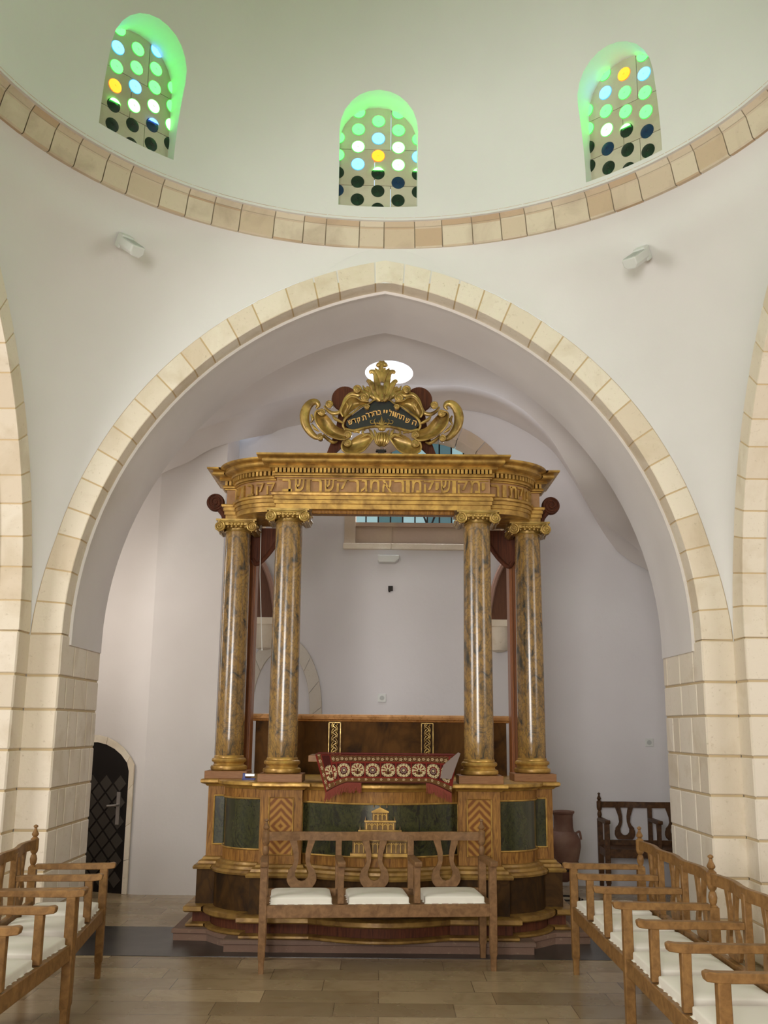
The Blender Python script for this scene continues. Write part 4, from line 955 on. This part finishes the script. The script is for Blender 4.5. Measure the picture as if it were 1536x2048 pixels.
# ------------------------------------------------------------------ benches
SP_OUT = [(0, .090), (.06, .072), (.11, .058), (.17, .053), (.205, .066), (.235, .090), (.255, .092), (.27, .098), (.31, .100), (.34, .090), (.365, .072)]
SP_IN = [(0, .042), (.06, .032), (.11, .024), (.17, .026), (.21, .036), (.25, .050), (.285, .046), (.31, .026), (.318, 0)]
SP_OUT = [(d * .87, w * 1.03) for d, w in SP_OUT]; SP_IN = [(d * .87, w * .92) for d, w in SP_IN]
def splat_poly():
    L_ = [(-w, -d) for d, w in SP_OUT]; Rr = [(w, -d) for d, w in SP_OUT[::-1]]; inner = [(w, -d) for d, w in SP_IN] + [(-w, -d) for d, w in SP_IN[-2::-1]]
    return L_ + Rr + inner
def make_bench(n, pitch, wood, legs_at=None, depth=.46, wood2=None):
    """front faces -Y, origin at the middle of the front edge, built in its own frame."""
    W_ = n * pitch; x0 = -W_ / 2; e = empty('wooden_bench', world=False); legs = legs_at or (0, n); PT = .808
    def q_(name, q, bevel=.004, smooth=30, m=None): return q.build(name, m or wood, e, smooth=smooth, bevel=bevel)
    yb = depth
    for k in legs:
        x = x0 + k * pitch
        q = MB(); 
        def leg(q, x, y, top, lean=0):
            s = .024
            rows = [[(x + a * r, y + b * r + lean * z, z) for a, b in ((-1, -1), (1, -1), (1, 1), (-1, 1))] for r, z in ((.017, 0), (.019, .09), (.0235, .10), (.025, .38), (s, top))]; q.grid(rows, True); q.add(rows[0], [(3, 2, 1, 0)]); q.add(rows[-1], [(0, 1, 2, 3)])
        leg(q, x, .025, .655); q_('leg', q)
        q = MB(); leg(q, x, yb, .665); q.build('leg', wood, e, smooth=30)
        q = MB(); q.lathe([(.022, .66), (.024, .668), (.014, .676), (.020, .69), (.023, .712), (.018, .735), (.012, .742), (.022, .755), (.026, .772), (.026, .835), (.018, .842), (.012, .848), (.021, .858), (.022, .866), (.016, .878), (.010, .890), (.008, .902), (.015, .908), (.014, .916), (.004, .922)], (x, yb, 0), 16); q_('finial', q, 0)
    for k in range(n + 1):
        x = x0 + k * pitch
        if k not in legs:
            q = MB(); q.prism([(-.021, .42), (.021, .42), (.019, .56), (.023, .655), (-.023, .655), (-.019, .56)], (0, .042, 0), o=(x, .012, 0)); q_('arm_post', q)
            q = MB(); q.b2(x - .021, x + .021, yb - .018, yb + .018, .36, PT); q_('back_post', q)
        q = MB(); pr = [(-.045, .672), (-.040, .655), (.02, .648), (yb - .02, .650), (yb - .02, .682), (0, .686), (-.030, .690), (-.045, .684)]
        q.prism(pr, (.050, 0, 0), x=(0, 1, 0), o=(x - .025, 0, 0)); q_('armrest', q)
    q = MB(); pts = []; NN = 14 * n
    for i in range(NN + 1):
        t = i / NN * n; pts.append((x0 + t * pitch, yb + .022 * math.sin(PI * (t % 1)) ** 2 if t < n else yb))
    rows = [[(x, y - .014, PT - .032) for x, y in pts], [(x, y - .014, PT + .026) for x, y in pts], [(x, y + .014, PT + .026) for x, y in pts], [(x, y + .014, PT - .032) for x, y in pts], [(x, y - .014, PT - .032) for x, y in pts]]
    q.grid(rows); q_('top_rail', q, .003)
    for k in range(n):
        q = MB(); q.prism(splat_poly(), (0, .018, 0), o=(x0 + (k + .5) * pitch, yb + .008, PT - .025)); q_('splat', q, .002, 0)
    q = MB(); q.b2(x0, x0 + W_, .008, .042, .335, .415); q_('front_rail', q)
    q = MB(); q.b2(x0, x0 + W_, yb - .018, yb + .018, .335, .462); q_('back_rail', q)
    for k in legs:
        x = x0 + k * pitch; q = MB(); q.b2(x - .018, x + .018, .03, yb, .335, .410); q_('side_rail', q)
    q = MB(); q.b2(x0 + .01, x0 + W_ - .01, .03, yb - .01, .395, .416); q_('seat', q)
    return e
def place(e, x, y, rz): e.location = (x, y, 0); e.rotation_euler = (0, 0, rz); return e
def make_cushion():
    W_, D_, H_ = .40, .385, .052; q = MB(); nx = 12
    rows = []
    def sq(t): return (1 - abs(2 * t - 1) ** 6)
    for side in (1, -1):
        rr = []
        for j in range(nx + 1):
            rr.append([((i / nx - .5) * W_, (j / nx) * D_, H_ / 2 + (H_ * .34 + H_ * .22 * (sq(i / nx) * sq(j / nx)) ** .5 if side > 0 else -H_ * .46)) for i in range(nx + 1)])
        rows.append(rr)
    q.grid(rows[0]); q.grid(rows[1], flip=True)
    per = lambda g: [g[0][i] for i in range(nx)] + [g[j][nx] for j in range(nx)] + [g[nx][nx - i] for i in range(nx)] + [g[nx - j][0] for j in range(nx)]
    q.grid([per(rows[0]), per(rows[1])], True)
    o = q.build('seat_cushion', CUSH, smooth=60, bevel=0)
    bm = bmesh.new(); bm.from_mesh(o.data); bmesh.ops.remove_doubles(bm, verts=bm.verts, dist=.0005); bm.to_mesh(o.data); bm.free()
    bv = o.modifiers.new('b', 'BEVEL'); bv.width = .008; bv.segments = 3; bv.limit_method = 'ANGLE'; bv.angle_limit = math.radians(50)
    o.data.shade_smooth()
    t = MB(); t.tube(catmull([(-.19, .37, .02), (-.205, .40, .018), (-.19, .425, .012), (-.215, .43, -.01)], 5), .003, 5); t.build('tie', CUSH, o); t = MB(); t.tube(catmull([(.19, .37, .02), (.205, .40, .018), (.22, .42, .0)], 5), .003, 5); t.build('tie', CUSH, o)
    return o
cush0 = make_cushion(); first = [True]
def cushion(bench, u, lab, grp, dx=0, dy=.035, r=0):
    o = cush0 if first[0] else cush0.copy(); 
    if not first[0]:
        COL.objects.link(o)
        for ch in cush0.children: c = ch.copy(); COL.objects.link(c); c.parent = o
    first[0] = False
    M = Matrix.Translation(bench.location) @ Matrix.Rotation(bench.rotation_euler.z, 4, 'Z')
    o.location = M @ Vector((u + dx, dy, .414)); o.rotation_euler = (0, 0, bench.rotation_euler.z + r)
    tag(o, lab, 'cushion', grp); return o
def atz(px, py, z=0.0):
    r = MC.T @ _n(np.array([px - 768.0, py - 1024.0, F])); return EYE + r * ((z - EYE[2]) / r[2])
# bench in front of the canopy
b1 = make_bench(3, .505, BENCHW, depth=.40); fa, fb = atz(517, 1948), atz(993, 1942); mid = (fa + fb) / 2
ang = math.atan2(fb[1] - fa[1], fb[0] - fa[0]); place(b1, mid[0] - .0, mid[1] - .02, ang); tag(b1, 'three-seat wooden bench standing before the steps of the gilded canopy', 'bench')
for k, nm in enumerate(('left seat of the bench before the canopy steps', 'middle seat of the bench before the canopy steps', 'right seat of the bench before the canopy steps')): cushion(b1, (k - 1) * .505, 'cream cushion on the ' + nm, 'cushions on the bench before the canopy', dx=(-.005, .0, .0)[k])
# left row
def row_bench(n, pitch, far, near, side, wood, label, legs_at=None, depth=.47):
    b = make_bench(n, pitch, wood, legs_at, depth); far, near = Vector(far), Vector(near); m = (far + near) / 2; d = (far - near)
    if side == 'L': b.rotation_euler = (0, 0, math.atan2(d.y, d.x))
    else: b.rotation_euler = (0, 0, math.atan2(-d.y, -d.x))
    b.location = (m.x, m.y, 0); tag(b, label, 'bench'); return b
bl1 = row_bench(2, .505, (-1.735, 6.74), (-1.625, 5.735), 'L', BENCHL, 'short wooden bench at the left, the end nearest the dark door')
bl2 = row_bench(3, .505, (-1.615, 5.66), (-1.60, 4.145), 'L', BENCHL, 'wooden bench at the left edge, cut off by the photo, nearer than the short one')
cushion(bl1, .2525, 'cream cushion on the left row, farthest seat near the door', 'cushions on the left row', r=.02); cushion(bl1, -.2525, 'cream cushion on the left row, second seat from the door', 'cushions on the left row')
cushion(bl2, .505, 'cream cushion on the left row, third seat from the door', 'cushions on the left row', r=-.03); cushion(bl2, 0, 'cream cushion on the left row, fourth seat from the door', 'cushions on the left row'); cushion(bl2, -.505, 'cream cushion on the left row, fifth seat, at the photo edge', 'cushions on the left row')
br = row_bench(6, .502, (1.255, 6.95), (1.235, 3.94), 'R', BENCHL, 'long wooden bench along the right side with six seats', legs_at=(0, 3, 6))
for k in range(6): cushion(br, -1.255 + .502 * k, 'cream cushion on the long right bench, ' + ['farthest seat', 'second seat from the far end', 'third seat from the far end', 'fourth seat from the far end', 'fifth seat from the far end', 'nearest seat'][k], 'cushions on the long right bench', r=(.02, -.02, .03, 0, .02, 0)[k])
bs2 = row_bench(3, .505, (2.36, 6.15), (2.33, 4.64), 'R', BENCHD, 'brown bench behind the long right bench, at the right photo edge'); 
cushion(bs2, -.2, 'cream cushion on the brown bench behind the long right bench', None)
# dark bench at the back wall
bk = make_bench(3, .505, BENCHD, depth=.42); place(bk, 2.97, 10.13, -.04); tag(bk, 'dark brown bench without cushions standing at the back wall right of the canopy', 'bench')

# ------------------------------------------------------------------ jar on its iron stand
jx, jy = 1.69, 9.62; JZ = -.18
st = empty('iron_jar_stand', (jx, jy, 0)); tag(st, 'black iron stand under the clay jar beside the canopy', 'stand')
q = MB(); 
for z, r in ((.36, .125), (.30, .115), (.05, .13)): q.tube([(jx + r * math.cos(2 * PI * k / 24), jy + r * math.sin(2 * PI * k / 24), z) for k in range(24)], .008, 6, closed=True)
q.build('ring', IRON, st)
for k in range(4):
    a = 2 * PI * k / 4 + .5; q = MB(); q.tube(catmull([(jx + r * math.cos(a), jy + r * math.sin(a), z) for r, z in ((.125, .36), (.11, .25), (.12, .1), (.16, .02), (.19, .012), (.20, .03))], 5), .009, 6); q.build('leg', IRON, st)
jr = empty('clay_jar', (jx, jy, .18)); tag(jr, 'dusty terracotta jar with small lugs right of the canopy', 'jar')
q = MB(); q.lathe([(.03, .19), (.07, .22), (.105, .30), (.135, .40), (.155, .50), (.152, .56), (.125, .61), (.095, .635), (.088, .67), (.087, .76), (.092, .785), (.104, .795), (.104, .812), (.094, .815), (.080, .81), (.075, .7)], (jx, jy, 0), 36); q.build('body', TERRA, jr)
for s in (-1, 1): q = MB(); q.tube(catmull([(jx + s * .115, jy, .615), (jx + s * .145, jy, .63), (jx + s * .155, jy, .60), (jx + s * .16, jy, .56)], 5), .010, 8); q.build('handle', TERRA, jr)

# ------------------------------------------------------------------ wall lights, sockets, sensor
def wall_light(name, px, py, az, label, tilt=0):
    z = 4.72; r = MC.T @ _n(np.array([px - 768.0, py - 1024.0, F]))
    # meet the rounded corner wall
    t = 6.0
    while t < 10:
        p = EYE + r * t; a = a_of_z(p[2]); X, Y_ = abs(p[0]), p[1] - YC
        if Y_ > R or X > R or (X > a and Y_ > a and math.hypot(X - a, Y_ - a) > R - a): break
        t += .004
    s = -1 if p[0] < 0 else 1; a = a_of_z(p[2]); nx, ny = (X - a) * s, (Y_ - a); nl = math.hypot(nx, ny); nrm = Vector((-nx / nl, -ny / nl, 0)); tan = Vector((-nrm.y, nrm.x, 0))
    if tan.x < 0: tan = -tan
    e = empty(name, tuple(p), world=False); e.rotation_euler = (0, 0, math.atan2(tan.y, tan.x)); tag(e, label, 'wall light', 'white uplights beside the ring')
    # local frame: x along the wall, -y into the room (nrm side)
    sg = 1 if (Matrix.Rotation(e.rotation_euler.z, 3, 'Z') @ Vector((0, -1, 0))).dot(nrm) > 0 else -1
    e.rotation_euler = (Matrix.Rotation(e.rotation_euler.z, 3, 'Z') @ Matrix.Rotation(sg * .62, 3, 'X')).to_euler()
    q = MB(); q.box((0, -sg * .055, 0), (.10, .09, .11)); q.build('bracket', WHITEP, e, smooth=0, bevel=.012)
    q = MB(); q.prism([(-.055, -.02), (-.03, -.045), (.03, -.05), (.055, -.02), (.055, .035), (-.055, .035)], (0, -sg * .24, 0), o=(0, -sg * .07, 0)); q.build('housing', WHITEP, e, smooth=0, bevel=.01)
    q = MB(); q.box((0, -sg * .19, .036), (.09, .20, .006)); q.build('lens', GREYP, e, smooth=0)
    return e
wall_light('uplight', 243, 480, 0, 'white wall uplight on the left pendentive'); wall_light('uplight', 1290, 505, 0, 'white wall uplight on the right pendentive')
c = at(777, 1121, YB); e = empty('uplight', tuple(c)); tag(e, 'white box uplight on the back wall under the window', 'wall light')
q = MB(); q.prism([(-.115, .035), (.11, .035), (.11, -.005), (.07, -.04), (-.10, -.04), (-.115, -.02)], (0, -.15, 0), o=(c[0], YB, c[2])); q.build('housing', WHITEP, e, smooth=0, bevel=.006)
q = MB(); q.b2(c[0] - .09, c[0] + .09, YB - .13, YB - .02, c[2] + .035, c[2] + .042); q.build('lens', GREYP, e, smooth=0)
p = at(781, 1177, YB - .01); q = MB(); q.box((p[0], YB - .012, p[2]), (.05, .024, .055)); q.box((p[0] - .012, YB - .012, p[2] - .03), (.02, .02, .02)); tag(q.build('sensor', IRON, smooth=0, bevel=.003), 'small black sensor on the back wall below the uplight', 'sensor')
def socket(px, py, Y, lab, nrm=(0, -1, 0)):
    p = at(px, py, Y); e = empty('wall_socket', tuple(p)); tag(e, lab, 'socket'); q = MB(); q.box((p[0], Y - .006, p[2]), (.085, .012, .085)); q.build('plate', WHITEP, e, smooth=0, bevel=.003)
    q = MB(); q.lathe([(.024, -.016), (.024, -.010)], (p[0], Y, p[2]), 20, axis='Y'); q.build('insert', GREYP, e)
socket(764, 1396, YB, 'white square socket on the back wall between the front columns'); socket(1298, 1485, YB, 'white square socket on the wall above the dark bench')

for o in ROOTS:
    if '_w' in o: del o['_w']
if '_w' in CR: del CR['_w']
